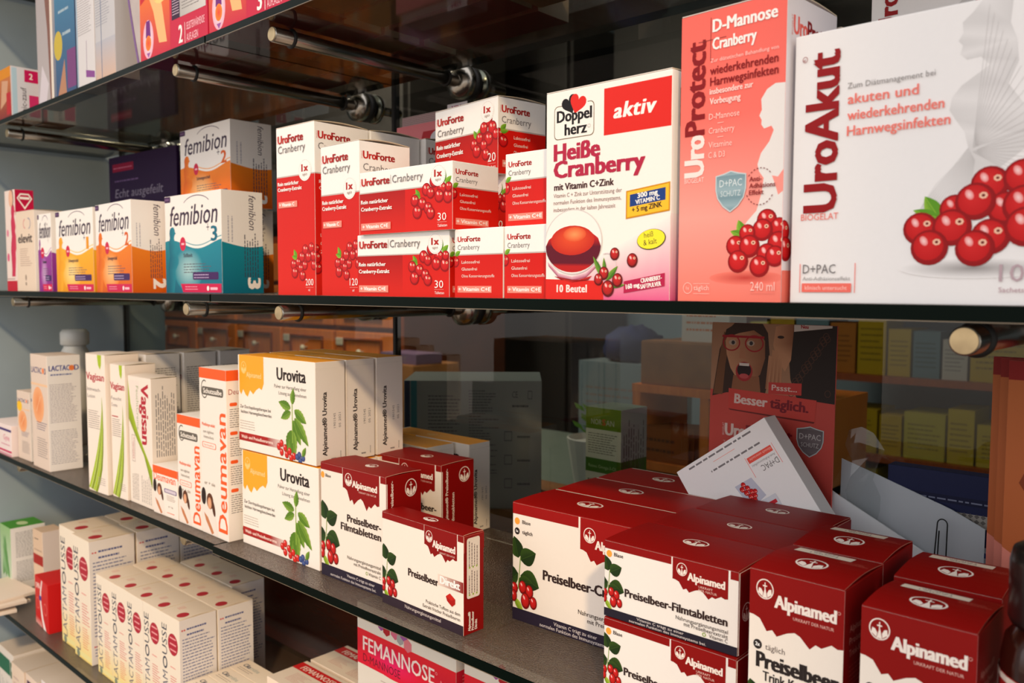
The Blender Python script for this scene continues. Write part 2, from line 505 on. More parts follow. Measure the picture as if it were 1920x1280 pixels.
def lingon(b, x, y, s, mirror=1):
    """sprig of round leaves over a bunch of oval berries; s: height of the motif"""
    b.part('berry_picture')
    G, D, Lt = (52, 78, 24), (30, 50, 18), (120, 150, 60)
    for u, v, a, l, w in ((.16, .74, 105, .3, .2), (.2, .72, 28, .3, .21), (.16, .52, 200, .28, .22), (.2, .5, -18, .34, .25), (.16, .4, 8, .26, .16), (.08, .44, 160, .2, .16)):
        leaf(b, x + u * s, y + v * s, a, l * s * 1.02, w * s * 1.22, D, G, vein=True)
    b.line(x + .16 * s, y + .3 * s, x + .2 * s, y + .76 * s, .014 * s, Lt)
    leaf(b, x + .1 * s, y + .16 * s, -50, .24 * s, .1 * s, (120, 150, 30), (176, 196, 70))
    for u, v, r, q in ((.09, .3, .065, .085), (.24, .34, .07, .095), (.36, .3, .07, .1), (.08, .19, .06, .085), (.29, .16, .08, .115), (.43, .16, .065, .09)):
        berry(b, x + u * s, y + v * s, r * s, q * s, False, (176, 22, 16), (104, 8, 8))
def nettle(b, x, y, s):
    """upright nettle sprig with red fruit and blue fruit at its foot"""
    b.part('herb_picture')
    G, Lg = (86, 124, 32), (140, 172, 66)
    for u, v, a, l, w in ((.5, .9, 82, .26, .13), (.46, .84, 168, .34, .15), (.46, .78, 205, .3, .14), (.56, .82, -30, .36, .17), (.52, .66, -62, .42, .19), (.56, .7, -48, .54, .19), (.48, .5, -110, .38, .19), (.5, .5, -84, .44, .2)):
        leaf(b, x + u * s, y + v * s, a, l * s, w * s, G, Lg, n=12, saw=.16)
    b.line(x + .5 * s, y + .3 * s, x + .5 * s, y + .95 * s, .018 * s, Lg)
    b.part('berry_picture')
    for u, v in ((.12, .2), (.2, .26), (.2, .12), (.3, .2), (.34, .1), (.42, .16), (.46, .06), (.54, .1)):
        berry(b, x + u * s, y + v * s, .055 * s, .06 * s, False, (206, 40, 24), (150, 20, 14))
    for u, v in ((.62, .1), (.7, .05), (.78, .1), (.68, .14)):
        b.ell(x + u * s, y + v * s, .05 * s, .05 * s, (40, 56, 110), (92, 110, 160), ox=-.01 * s, oy=.015 * s)
    leaf(b, x + .76 * s, y + .12 * s, 60, .18 * s, .09 * s, G, Lg)
def shield(b, x, y, w, h, c1=(120, 150, 160), c2=(150, 176, 184), rim=(196, 206, 208)):
    b.part('shield_badge')
    o = lambda k: [(x + w * (.5 + (u - .5) * k), y - h * (.46 + (v - .46) * k)) for u, v in ((0, .1), (.25, .06), (.5, 0), (.75, .06), (1, .1), (1, .45), (.93, .66), (.75, .86), (.5, 1), (.25, .86), (.07, .66), (0, .45))][::-1]
    b.poly(o(1), rim); b.poly(o(.93), [c1 if i % 2 else c2 for i in range(12)])
def pregnant(b, x, y, h, c, c2=None, mirror=1, wide=.6):
    """standing figure in profile, head bowed over a round belly"""
    pts = [(.30, 1), (.36, .99), (.40, .955), (.41, .92), (.45, .90), (.40, .885), (.38, .86), (.36, .83), (.40, .78), (.47, .70), (.44, .665), (.40, .63), (.50, .57), (.555, .50), (.54, .44), (.46, .38), (.40, .34), (.40, .22), (.36, .10), (.33, 0), (.10, 0), (.12, .12), (.10, .25), (.08, .36), (.11, .46), (.17, .56), (.14, .66), (.13, .76), (.18, .84), (.16, .90), (.18, .96), (.23, .99)]
    P = [(x + (u if mirror > 0 else .6 - u) * h * wide, y + v * h) for u, v in pts]
    b.part('figure_print'); b.poly(P, [c if i < 20 else (c2 or c) for i in range(len(P))])

# ------------------------------------------------------------------ the cartons
UR = (206, 20, 10); URD = (170, 13, 9); URL = (216, 30, 16); UTX = (176, 36, 30); GREY = (122, 116, 116)
def uf_brand(b, u, v, cap, w, w2=None, dv=None, one_line=False, cb=None, wide=0):
    b.part('lettering')
    b.text('BIOGELAT', u - .5, v, cap * .16, (226, 120, 110), fit=cap * 1.0, rot=90)
    b.text('Uro', u + .5, v, cap, (188, 40, 34), fit=w * .4, b=.055)
    b.text('Forte', u + .5 + w * .415, v, cap, (160, 26, 22), fit=w * .585, b=.055)
    if one_line:
        b.rect(u + w + 2, v - .5, u + w + 2.4, v + cap * 1.1, GREY)
        b.text('Cranberry', u + w + 4.2, v, cap, GREY, fit=w2)
    else:
        b.text('Cranberry', u + .3, v - dv, cb or cap * .95, GREY, fit=w2)
def uf_once(b, x, y, r):
    b.part('dose_seal')
    b.ell(x, y, r, r, WHITE, n=28); b.ring(x, y, r * .9, r * .9, r * .03, (190, 160, 150), n=60, dash=True)
    b.text('1x', x, y - r * .12, r * .62, UTX, al='c', fit=r * .95, b=.07); b.text('täglich', x, y - r * .52, r * .24, (150, 120, 110), al='c')
def uf_claims(b, u, v, gap, cap, wl, vx0, vy0, vx1, vy1, c='+ Vitamin C+E', split=False, sub='Ohne Konservierungsstoffe'):
    b.part('lettering')
    b.text('Laktosefrei', u, v, cap, PAPER, fit=wl * .56); b.text('Glutenfrei', u, v - gap, cap, PAPER, fit=wl * .48)
    if split:
        b.text('Ohne Konser-', u, v - 2 * gap, cap, PAPER, fit=wl * .74); b.text('vierungsstoffe', u, v - 2 * gap - cap * 1.7, cap, PAPER, fit=wl * .76)
    else: b.text(sub, u, v - 2 * gap, cap, PAPER, fit=wl)
    b.part('vitamin_label'); b.rect(vx0, vy0, vx1, vy1, (238, 140, 124)); b.text(c, vx0 + 1, vy0 + (vy1 - vy0) * .25, (vy1 - vy0) * .55, WHITE, fit=(vx1 - vx0) - 2, b=.05)
def uf30():
    b = Box(116, 53, 53.5, WHITE)
    b.face('F').part('red_panel'); b.rect(0, 0, 116, 35, URL, UR); b.rect(0, 0, 60, 35, URL, URD); b.rect(0, 35, 116, 36, (190, 176, 170))
    cluster(b, [(95, 39, 5.2), (86, 33, 5.4), (104, 33, 5.2), (111, 26, 5.6), (101, 27, 5.4), (72, 25, 5), (91, 30, 4.6), (81, 22, 5.2), (88, 18, 5), (75, 15.5, 5.6), (112, 33.5, 4), (91, 14, 5)],
            ((78, 27, 125, 9, 4.5), (79, 27, 160, 9, 4), (108, 36, 40, 9, 5), (106, 37, 80, 10, 5)))
    uf_once(b, 100, 43.5, 8.6)
    uf_brand(b, 3, 41.8, 6.2, 37, 38, one_line=True)
    b.text('Rein natürlicher', 2.6, 26.3, 3.2, WHITE, fit=36, b=.05); b.text('Cranberry-Extrakt', 2.6, 20.2, 3.2, WHITE, fit=41, b=.05)
    b.part('vitamin_label'); b.rect(2.4, 3.6, 42, 9.6, (238, 140, 124)); b.text('+ Vitamin C+E', 4.5, 5.2, 3.1, WHITE, fit=34, b=.06)
    b.part('lettering'); b.text('30', 99.5, 7.6, 6, WHITE, fit=10); b.rect(99, 6.2, 110, 6.5, (240, 160, 150)); b.text('Tabletten', 99.5, 2.6, 2.2, WHITE, fit=11)
    b.face('R').part('red_panel'); b.rect(0, 0, 53, 33, URL, UR); b.rect(0, 33, 53, 34, (190, 176, 170))
    b.part('berry_picture'); berry(b, 1, 28, 4.4); leaf(b, .5, 33, 30, 7, 4)
    uf_brand(b, 3.2, 43.6, 4, 25, 24.5, 6.2)
    uf_claims(b, 8, 26.6, 5.4, 2.3, 36, 3.4, 4, 41, 9.2)
    b.face('T').part('lettering'); b.text('UroForte', 20, 22, 7, UTX, b=.05)
    return b.make('tablet_carton')
def ufsachet():
    b = Box(93.5, 56, 65.8, WHITE)
    b.face('F').part('red_panel'); b.rect(0, 0, 93.5, 38, URL, URD); b.rect(0, 38, 93.5, 39.2, (190, 176, 170))
    cluster(b, [(80, 47, 6), (74, 41, 5.6), (86, 40, 6), (60, 28, 5.4), (68, 33, 5), (81, 31, 6), (74, 26, 5.2), (64, 22, 6), (91, 34, 5), (77, 18, 5.6)], ((64, 33, 120, 9, 5), (66, 34, 70, 9, 5)))
    uf_once(b, 79, 55, 9.5)
    uf_brand(b, 4, 52, 6.6, 40, 41, 10)
    b.text('Rein natürlicher', 3, 30, 4, WHITE, fit=37, b=.05); b.text('Cranberry-Extrakt', 3, 22.5, 4, WHITE, fit=41, b=.05)
    b.text('20', 80, 11, 7.5, WHITE, fit=11); b.rect(80, 9, 91, 9.3, (240, 160, 150)); b.text('Sachets', 80, 5, 2.6, WHITE, fit=11)
    b.face('R').part('red_panel'); b.rect(0, 0, 56, 38, URL, UR); b.rect(0, 38, 56, 39.2, (190, 176, 170))
    b.part('berry_picture'); berry(b, 1, 34, 5); berry(b, 6, 28, 5.4); leaf(b, 3, 37, 45, 9, 5); leaf(b, 3, 36, 10, 9, 4)
    uf_brand(b, 4, 53, 6, 32, 34, 9); uf_claims(b, 18, 31, 6.4, 2.8, 34, 5, 6, 40, 12)
    b.lid((226, 214, 200), 1.6)
    return b.make('sachet_carton')
def uftall(W, D, H, amount, band):
    b = Box(W, D, H, WHITE)
    k = W / 64.7
    b.face('F').part('red_panel'); b.rect(0, 0, W, band, URL, UR); b.rect(0, band, W, band + 1.2, (190, 176, 170))
    cluster(b, [(x * k, y, r * k) for x, y, r in ((48, 44, 5.4), (58, 46, 5), (61, 38, 5.6), (42, 37, 5.4), (53, 37, 5.2), (62, 29, 5), (28, 30, 5.2), (36, 32, 4.6), (47, 29, 4.8), (40, 26, 4.8), (30, 22, 5.6), (43, 19, 5.2))], ((33 * k, 36, 115, 10, 5.5), (34 * k, 36, 165, 9, 4.5)))
    uf_once(b, W * .76, band + 4.6, W * .165)
    uf_brand(b, 3.4, H - 15.6, 7.6 * k, W * .66, W * .72, 9.6)
    b.text('Rein natürlicher', 2.8, band - 8, 3.4, WHITE, fit=36 * k, b=.05); b.text('Cranberry-Extrakt', 2.8, band - 13.5, 3.4, WHITE, fit=41 * k, b=.05)
    b.part('vitamin_label'); b.rect(3.6, band - 30, 36 * k, band - 24, (238, 140, 124)); b.text('+ Vitamin C', 5, band - 28.5, 3.2, WHITE, fit=26 * k, b=.06)
    b.part('lettering'); b.text(amount, W * .75, 9.6, 6.4, WHITE, fit=W * .2); b.rect(W * .75, 7.6, W * .95, 7.9, (240, 160, 150)); b.text('ml', W * .82, 4, 2.4, WHITE)
    b.face('R').part('red_panel'); b.rect(0, 0, D, band, URL, UR); b.rect(0, band, D, band + 1.2, (190, 176, 170))
    b.part('berry_picture'); berry(b, 1, 36, 6); berry(b, 2, 26, 6); berry(b, 1, 45, 4)
    uf_brand(b, 4, H - 15.4, 7 * k, W * .58, W * .66, 10.5)
    b.text('Rein natürlicher', 5, band - 9, 3.2, WHITE, fit=34); b.text('Cranberry-Extrakt', 5, band - 15, 3.2, WHITE, fit=38)
    b.text('Laktosefrei', 6, band - 60, 3, PAPER); b.text('Glutenfrei', 6, band - 68, 3, PAPER); b.text('Zuckerfrei', 6, band - 76, 3, PAPER)
    b.lid((222, 206, 190), 2.2)
    return b.make('syrup_carton')
def uroakut():
    b = Box(125, 55, 145.4, (238, 234, 232))
    b.face('F').part('figure_print')
    G1, G2 = (214, 210, 208), (228, 224, 222)
    b.poly([(92, 145), (88, 140), (83.5, 136), (84, 131), (82, 127.5), (84, 125), (83, 121), (86, 118), (92, 118.5), (96, 114), (90, 110), (84, 106), (80, 101), (79, 95), (82, 90), (86, 84), (88, 76), (84, 70), (74, 60), (68, 50), (66, 44), (86, 44), (100, 64), (118, 78), (112, 92), (104, 104), (108, 114), (107, 124), (104, 132), (105, 145)], [G1 if i % 3 else G2 for i in range(30)])
    for i in range(16): b.line(88 + .2 * i, 76 - .4 * i, 64 + i * 1.6, 44, .18, (196, 192, 190))
    for i in range(14): b.line(90, 76, 95 + i * 2, 142 - i * 4.4, .16, (198, 194, 192))
    for i in range(10): b.line(90, 74, 118, 84 - i * 3.2, .18, (200, 196, 194))
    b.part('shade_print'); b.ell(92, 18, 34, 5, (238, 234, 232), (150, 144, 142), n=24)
    cluster(b, [(98, 58, 8.4), (112, 60, 8.6), (105, 46, 8), (113, 47, 9.6), (83, 47, 7), (92, 50, 9), (67.5, 38, 8.2), (82, 38, 9), (99, 33, 8.6), (114, 37, 9.4), (72, 28.5, 8.8), (92.5, 27.6, 8.8)],
            ((76, 43, 122, 13, 7.5), (76, 43, 160, 13, 5)))
    b.part('lettering'); D = (148, 8, 13)
    b.text('UroAkut', 24.6, 50, 17.6, D, fit=84, rot=90, b=.045)
    b.ring(5.8, 132, 1.4, 1.6, .25, (150, 50, 50)); b.text('R', 6.2, 131.2, 1.5, (150, 50, 50), rot=90)
    b.text('BIOGELAT', 5.6, 45.2, 3.4, (236, 120, 106), fit=20.5)
    b.text('Zum Diätmanagement bei', 29.2, 113, 2.9, (150, 144, 142), fit=43)
    for t, v, w in (('akuten und', 105, 35), ('wiederkehrenden', 96.6, 47), ('Harnwegsinfekten', 88.4, 50)): b.text(t, 29.6, v, 5.1, (240, 122, 108), fit=w, b=.02)
    b.rect(5.6, 5.8, 6, 21.5, (240, 122, 108)); b.rect(35.6, 5.8, 36, 21.5, (240, 122, 108))
    b.text('D+PAC', 7.4, 16.2, 4.8, GREY, fit=18); b.text('Anti-Adhäsionseffekt', 7.4, 12.4, 2, (160, 156, 154), fit=26)
    b.rect(7, 6, 34, 10.8, (242, 112, 98)); b.text('klinisch untersucht', 8.8, 7.3, 2.2, (250, 200, 190), fit=23)
    b.text('10', 103.4, 11.6, 8, (186, 160, 166), fit=10.4); b.text('Sachets', 103.4, 6.4, 2.4, (186, 150, 156), fit=10.6)
    b.face('R').part('lettering'); b.text('UroAkut', 34, 40, 14, D, fit=70, rot=90)
    b.face('T').part('lettering'); b.text('UroAkut', 30, 20, 12, D, b=.04)
    return b.make('sachet_carton')
def uroprotect():
    b = Box(68, 62, 170, (228, 222, 226), faces={'F': (240, 118, 106)})
    b.face('F').part('coral_panel'); C1, C2, C3 = (243, 112, 100), (246, 160, 148), (240, 122, 106)
    b.rect(0, 108, 68, 170, C1, (240, 104, 92)); b.rect(0, 50, 68, 108, C2, C1); b.rect(0, 0, 68, 50, C3, C2)
    b.part('figure_print')
    b.poly([(68, 121), (62, 121.5), (57, 119), (53.5, 114), (54, 108), (52.5, 105), (54, 102.5), (53.8, 100), (55.6, 97.5), (60, 98.5), (61.5, 96), (59, 90), (54, 84), (52, 78), (53, 74), (56, 70), (55, 62), (52, 52), (46, 46), (42, 40), (42, 33), (55, 30), (68, 34)], (232, 226, 222))
    b.poly([(68, 74), (64.6, 70), (61, 71), (63, 66), (65, 60), (68, 62)], (246, 150, 138))
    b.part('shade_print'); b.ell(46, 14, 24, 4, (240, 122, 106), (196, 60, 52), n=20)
    cluster(b, [(58.5, 46.5, 6.2), (66, 42, 5.6), (66, 33, 7), (56, 41, 6.4), (46.5, 39.5, 5.2), (39, 32.5, 6), (48, 32, 6.6), (59, 27, 6.4), (41, 23.5, 6.6), (54.5, 20.5, 6.2), (64, 26, 6)], ((44, 38, 110, 10, 6), (44, 38, 160, 9, 4.5)))
    b.part('lettering'); D = (134, 12, 18)
    b.text('Uro', 17, 75, 13.2, (250, 226, 220), fit=23.5, rot=90, b=.05); b.text('Protect', 17, 99.6, 13.2, D, fit=54, rot=90, b=.045)
    b.text('BIOGELAT', 3.8, 71, 2.9, (250, 214, 206), fit=13.5)
    b.line(12, 153.2, 30.6, 153.2, .28, (110, 40, 40)); b.line(20.4, 141, 20.4, 166, .28, (110, 40, 40))
    b.text('D-Mannose', 21.8, 157.4, 7, WHITE, fit=40.6, b=.04); b.text('Cranberry', 21.8, 147.2, 6.6, WHITE, fit=28, b=.035)
    b.text('Zur diätetischen Behandlung von', 20.6, 140, 2.2, (252, 206, 198), fit=43)
    b.text('wiederkehrenden', 20.4, 133, 4.8, D, fit=43, b=.02); b.text('Harnwegsinfekten', 20.6, 126.6, 4.8, D, fit=43, b=.02)
    b.text('insbesondere zur', 20.4, 121.6, 3.3, (252, 216, 208), fit=28, b=.03); b.text('Vorbeugung', 20.6, 115.8, 3.6, (252, 216, 208), fit=20, b=.03)
    for t, v, w in (('D-Mannose', 107, 20), ('Cranberry', 98.8, 17), ('Vitamine', 90.6, 15.5), ('C & D3', 84.6, 11)): b.text(t, 20.2, v, 3.4, (250, 206, 196), fit=w)
    b.rect(26, 104.3, 30, 104.6, (250, 206, 196)); b.rect(26, 96.2, 30, 96.5, (250, 206, 196))
    shield(b, 25.4, 76, 20, 24)
    b.text('D+PAC', 35.4, 67, 4, (214, 224, 226), al='c', fit=14.6); b.text('SCHUTZ', 35.4, 61.4, 3.2, (206, 218, 220), al='c', fit=13)
    b.ring(54, 65.5, 9.2, 10.6, .5, (120, 30, 34), n=56, a0=45, a1=150, dash=True); b.ring(54, 65.5, 9.2, 10.6, .5, (120, 30, 34), n=56, a0=205, a1=330, dash=True)
    for t, v, w in (('Anti-', 68.6, 7.6), ('Adhäsions', 64.8, 16), ('Effekt', 61, 9)): b.text(t, 47.4, v, 2.7, D, fit=w, b=.02)
    b.ring(7.4, 8, 3.2, 3.4, .3, (252, 206, 196)); b.text('1x', 7.4, 7, 2.1, (252, 206, 196), al='c'); b.text('täglich', 11.6, 6.8, 2.8, (252, 206, 196), fit=10.6)
    b.rect(11.4, 10.6, 22.6, 10.8, (252, 206, 196)); b.rect(11.4, 4.6, 22.6, 4.8, (252, 206, 196))
    b.text('240 ml', 49.4, 6.6, 5, (250, 196, 186), fit=15); b.rect(49.4, 5, 64.6, 5.2, (222, 120, 110))
    b.face('R').part('lettering'); b.text('BIOGELAT', 7, 148, 1.6, (226, 120, 110), fit=11, rot=90)
    b.text('Uro', 8, 149, 10, (232, 100, 90), fit=16, b=.04); b.text('Protect', 24.6, 149, 10, D, fit=32, b=.04)
    b.part('berry_picture'); berry(b, 2, 40, 6); berry(b, 4, 30, 7)
    b.part('coral_panel'); b.rect(0, 0, 62, 18, C3)
    b.lid((214, 200, 192), 1.6)
    return b.make('syrup_carton')
def doppel():
    b = Box(101.4, 48, 141, (246, 238, 230))
    b.face('F').part('pink_panel'); S = [(x, 8 + x * .44) for x in range(0, 102, 10)] + [(101.4, 53)]
    b.strip(S, [(p[0], 0) for p in S], (246, 236, 230), (226, 92, 140))
    b.part('red_panel'); RD = (220, 36, 26); b.rect(49.6, 107, 101, 137, RD)
    b.text('aktiv', 57.4, 117, 9.4, WHITE, fit=31, b=.05, sh=.22, track=.05)
    b.poly([(0, 0), (50.6, 0), (50.2, 12.6), (0, 14)], RD); b.text('10 Beutel', 10.4, 5, 5, (250, 226, 220), fit=26, b=.05, track=.05)
    b.part('emblem'); b.rrect(7.2, 108.6, 41.6, 131.2, 3, (110, 92, 56)); b.rrect(7.7, 109.1, 41.1, 130.7, 2.8, (246, 238, 230))
    b.rect(15, 130, 36, 132, (246, 238, 230)); heart(b, 20.8, 131.4, 13.5, (20, 14, 14), .35); heart(b, 27.6, 131, 14, RD, -.35)
    b.text('Doppel', 24.6, 120.2, 7.6, (24, 18, 18), al='c', fit=29.5, b=.05); b.text('herz', 26, 111, 7.4, (24, 18, 18), al='c', fit=18.5, b=.05)
    b.ring(37.4, 115, 1.2, 1.2, .2, (120, 110, 100))
    b.part('lettering'); M = (178, 32, 66)
    b.text('Heiße', 7.6, 94.6, 11, M, fit=38.6, b=.06); b.text('Cranberry', 7.6, 83, 11, M, fit=74, b=.06)
    b.text('mit Vitamin C+Zink', 7.6, 74.6, 4.4, (60, 20, 26), fit=50.4, b=.04)
    for t, v, w in (('Vitamin C + Zink zur Unterstützung der', 69.6, 57.6), ('normalen Funktion des Immunsystems,', 64.8, 57.2), ('insbesondere in der kalten Jahreszeit', 60, 52.6)): b.text(t, 7, v, 2.7, (140, 112, 108), fit=w)
    b.part('dose_label'); Q = lambda p: [(68 + u * .33, 52 + v * .24 + u * .035) for u, v in p]
    b.poly(Q([(0, 0), (100, 0), (100, 74), (0, 74)]), (206, 140, 16)); b.poly(Q([(3, 4), (97, 4), (97, 70), (3, 70)]), (250, 190, 44)); b.poly(Q([(9, 30), (90, 30), (90, 62), (9, 62)]), (26, 60, 128))
    b.text('300 mg', 77, 64.7, 3.0, WHITE, fit=15, b=.05, rot=6); b.text('VITAMIN C', 75.6, 60.9, 2.7, WHITE, fit=18, b=.04, rot=6); b.text('+ 5 mg ZINK', 73, 55.9, 3.2, (50, 36, 24), fit=22.4, b=.04, rot=6)
    b.ell(87.6, 38.4, 10.8, 6.4, (60, 60, 30), n=26, rot=.12); b.ell(87.4, 38.6, 10.3, 6, (248, 232, 50), n=26, rot=.12)
    b.text('heiß', 82.4, 39.4, 3.4, (50, 46, 30), rot=7); b.text('& kalt', 82, 34.6, 3.4, (50, 46, 30), rot=7)
    b.poly([(67, 4.6), (98, 9.2), (98, 17.4), (67, 12.2)], (182, 26, 72)); b.text('160 mg', 69, 7.2, 3, WHITE, fit=10.4, b=.05, rot=8); b.text('CRANBERRY-', 80.4, 11.2, 2.7, WHITE, fit=15.6, b=.04, rot=8); b.text('SAFTPULVER', 80.2, 7.4, 2.7, WHITE, fit=15.4, b=.04, rot=8)
    b.part('tea_cup_picture')
    b.ell(24.4, 39, 25, 22, (214, 206, 202), (244, 236, 230), n=36); b.ell(24.4, 39, 24.2, 21.2, (246, 238, 231), n=36)
    lq = [(24.4 + 24 * math.cos(t), 36 + 17.6 * math.sin(t)) for t in [R(a) for a in range(178, 364, 10)]]
    b.poly(lq + [(46, 41), (40, 45), (30, 48), (20, 48), (10, 45), (3, 41)], [(96, 12, 34) if i < 5 or 13 < i < 19 else (186, 26, 24) for i in range(len(lq) + 6)])
    b.ell(24, 40, 19, 10, (196, 40, 24), (232, 84, 40), n=26, oy=3); b.ell(26, 44, 10, 5, (220, 80, 40), (246, 150, 90), n=16)
    b.strip([(2, 26), (12, 18), (24, 15.6), (36, 18), (47, 26)], [(3, 23), (12, 15), (24, 12.6), (36, 15), (46, 23)], (228, 190, 200), (170, 60, 100))
    b.strip([(8, 16), (24, 12), (41, 16)], [(14, 13.6), (24, 13.6), (38, 13.2)], (200, 40, 30), (120, 16, 24))
    b.ring(53, 23, 8, 8, .7, (220, 206, 206), a0=-70, a1=110)
    b.part('berry_picture')
    for x, y, a, l, w in ((50, 15, 120, 16, 4), (52, 14, 95, 14, 3.6), (53, 13, 45, 13, 4), (56, 9, 5, 12, 3)): leaf(b, x, y, a, l, w, (70, 120, 30), (130, 170, 60))
    for x, y, r in ((59.6, 30, 3.8), (73.5, 25.6, 4.2), (51, 17.6, 4), (46.6, 13.6, 3.6), (62, 13, 4.2), (54.4, 7.6, 5)): berry(b, x, y, r, r * 1.1, c=(160, 26, 22), dark=(84, 8, 10))
    b.face('R').part('lettering'); b.frame(9, 108, 40, 131, .4, (110, 92, 56)); b.text('Doppel', 24, 120, 6, (24, 18, 18), al='c', b=.04); b.text('herz', 24, 111, 6, (24, 18, 18), al='c', b=.04)
    b.part('pink_panel'); b.rect(0, 0, 48, 54, (226, 92, 140), (246, 230, 226))
    b.lid((232, 222, 212), .9)
    return b.make('tea_carton')
def femibion(W, D, H, num, c, cl, cs, narrow=False):
    b = Box(W, D, H, (240, 234, 228))
    k, q = W / 140, H / 121
    b.face('F').part('wave_panel')
    def wave(x): return H * (.5 + .045 * math.cos(2 * math.pi * (x / W * 1.05 - .12)) - .012 * x / W)
    X = [W * i / 20 for i in range(21)]
    b.strip([(x, wave(x) + 2.6 * q) for x in X[6:]], [(x, wave(x) + .8 * q) for x in X[6:]], (246, 240, 232)); b.strip([(x, wave(x) + 4.6 * q) for x in X[6:]], [(x, wave(x) + 3.2 * q) for x in X[6:]], cl, c)
    b.strip([(x, wave(x)) for x in X], [(x, 0) for x in X], c, cs)
    b.ell(W * .42, H * .24, W * .26, H * .22, c, cl, n=26)
    pregnant(b, W * .015, 0, H * .68, c, cs, wide=.62 * W / H)
    b.part('lettering'); DK = (54, 36, 60)
    b.ring(W * .58, H * .86, W * .25, H * .12, 1.1 * q, (120, 100, 118), a0=28, a1=152, n=40)
    b.text('femibion', W * .085, H * .69, 24 * q, DK, fit=W * .84, sh=.2, b=.012)
    b.line(W * .775, H * .69, W * .775, H * .62, 1 * k, DK); b.line(W * .75, H * .65, W * .80, H * .65, 1 * k, DK)
    if num: b.text(num, W * .83, H * .515, 17 * q, cs, fit=W * (.05 if num == '1' else .095), b=.05)
    b.part('name_tag'); b.rrect(0.3, H * .935, W * .115, H * .995, 1.4, (64, 30, 74)); b.rect(1, H * .955, W * .09, H * .975, (110, 80, 120))
    b.part('round_badge'); b.ell(W * .33, H * .5, 7.4 * q, 8.6 * q, (204, 28, 70), n=22); b.rect(W * .33 - 3.6 * q, H * .49, W * .33 + 3.6 * q, H * .51, (240, 190, 200))
    b.part('lettering'); b.text({'1': 'Schwangerschaft', '2': 'Schwangerschaft', '3': 'Stillzeit'}.get(num, 'Kinderwunsch'), W * .34, H * .365, 4.6 * q, (50, 40, 60), fit=W * (.16 if num == '3' else .27), b=.03)
    b.micro(W * .34, H * .2, W * .82, H * .31, 3, (90, 90, 104), seed=3)
    b.rrect(W * .5, H * .135, W * .94, H * .21, 2, (64, 30, 90)); b.micro(W * .52, H * .145, W * .8, H * .2, 2, (190, 170, 205), seed=5, thick=.34)
    b.part('foot_band'); b.poly([(W * .32, 1), (W * .985, 1), (W * .985, H * .095), (W * .28, H * .095)], (206, 26, 78)); b.micro(W * .36, H * .03, W * .62, H * .08, 2, (240, 170, 190), seed=8, thick=.3)
    b.ell(W * .76, H * .05, 2.6 * q, 3 * q, WHITE, n=14); b.rect(W * .8, H * .035, W * .92, H * .06, (244, 190, 205))
    b.face('R').part('wave_panel'); X = [D * i / 10 for i in range(11)]; rw = lambda x: H * (.487 - .028 * math.sin(math.pi * (x / D)) + .03 * math.cos(math.pi * x / D) * .5)
    b.strip([(x, rw(x)) for x in X], [(x, 0) for x in X], c, cs)
    b.part('lettering'); b.text('femibion', D * .66, H * .97, 9 * q, DK, fit=H * .34, rot=-90, sh=.2); b.micro(D * .52, H * .16, D * .9, H * .6, 4, (60, 60, 80), rot=True, seed=6, thick=.34); b.micro(D * .12, H * .5, D * .3, H * .8, 2, (180, 176, 184), rot=True, seed=16, thick=.3)
    if num: b.text(num, D * .62, H * .145, 16 * q, (246, 238, 230), fit=H * .09, rot=-90, b=.08)
    return b.make('vitamin_carton')
def alpi_side_text(b, lines, u, v, cap, gap, w, col=(240, 226, 214)):
    b.part('lettering')
    for i, t in enumerate(lines): b.text(t, u + i * gap, v, cap, col, rot=90, fit=w[i], b=.05)
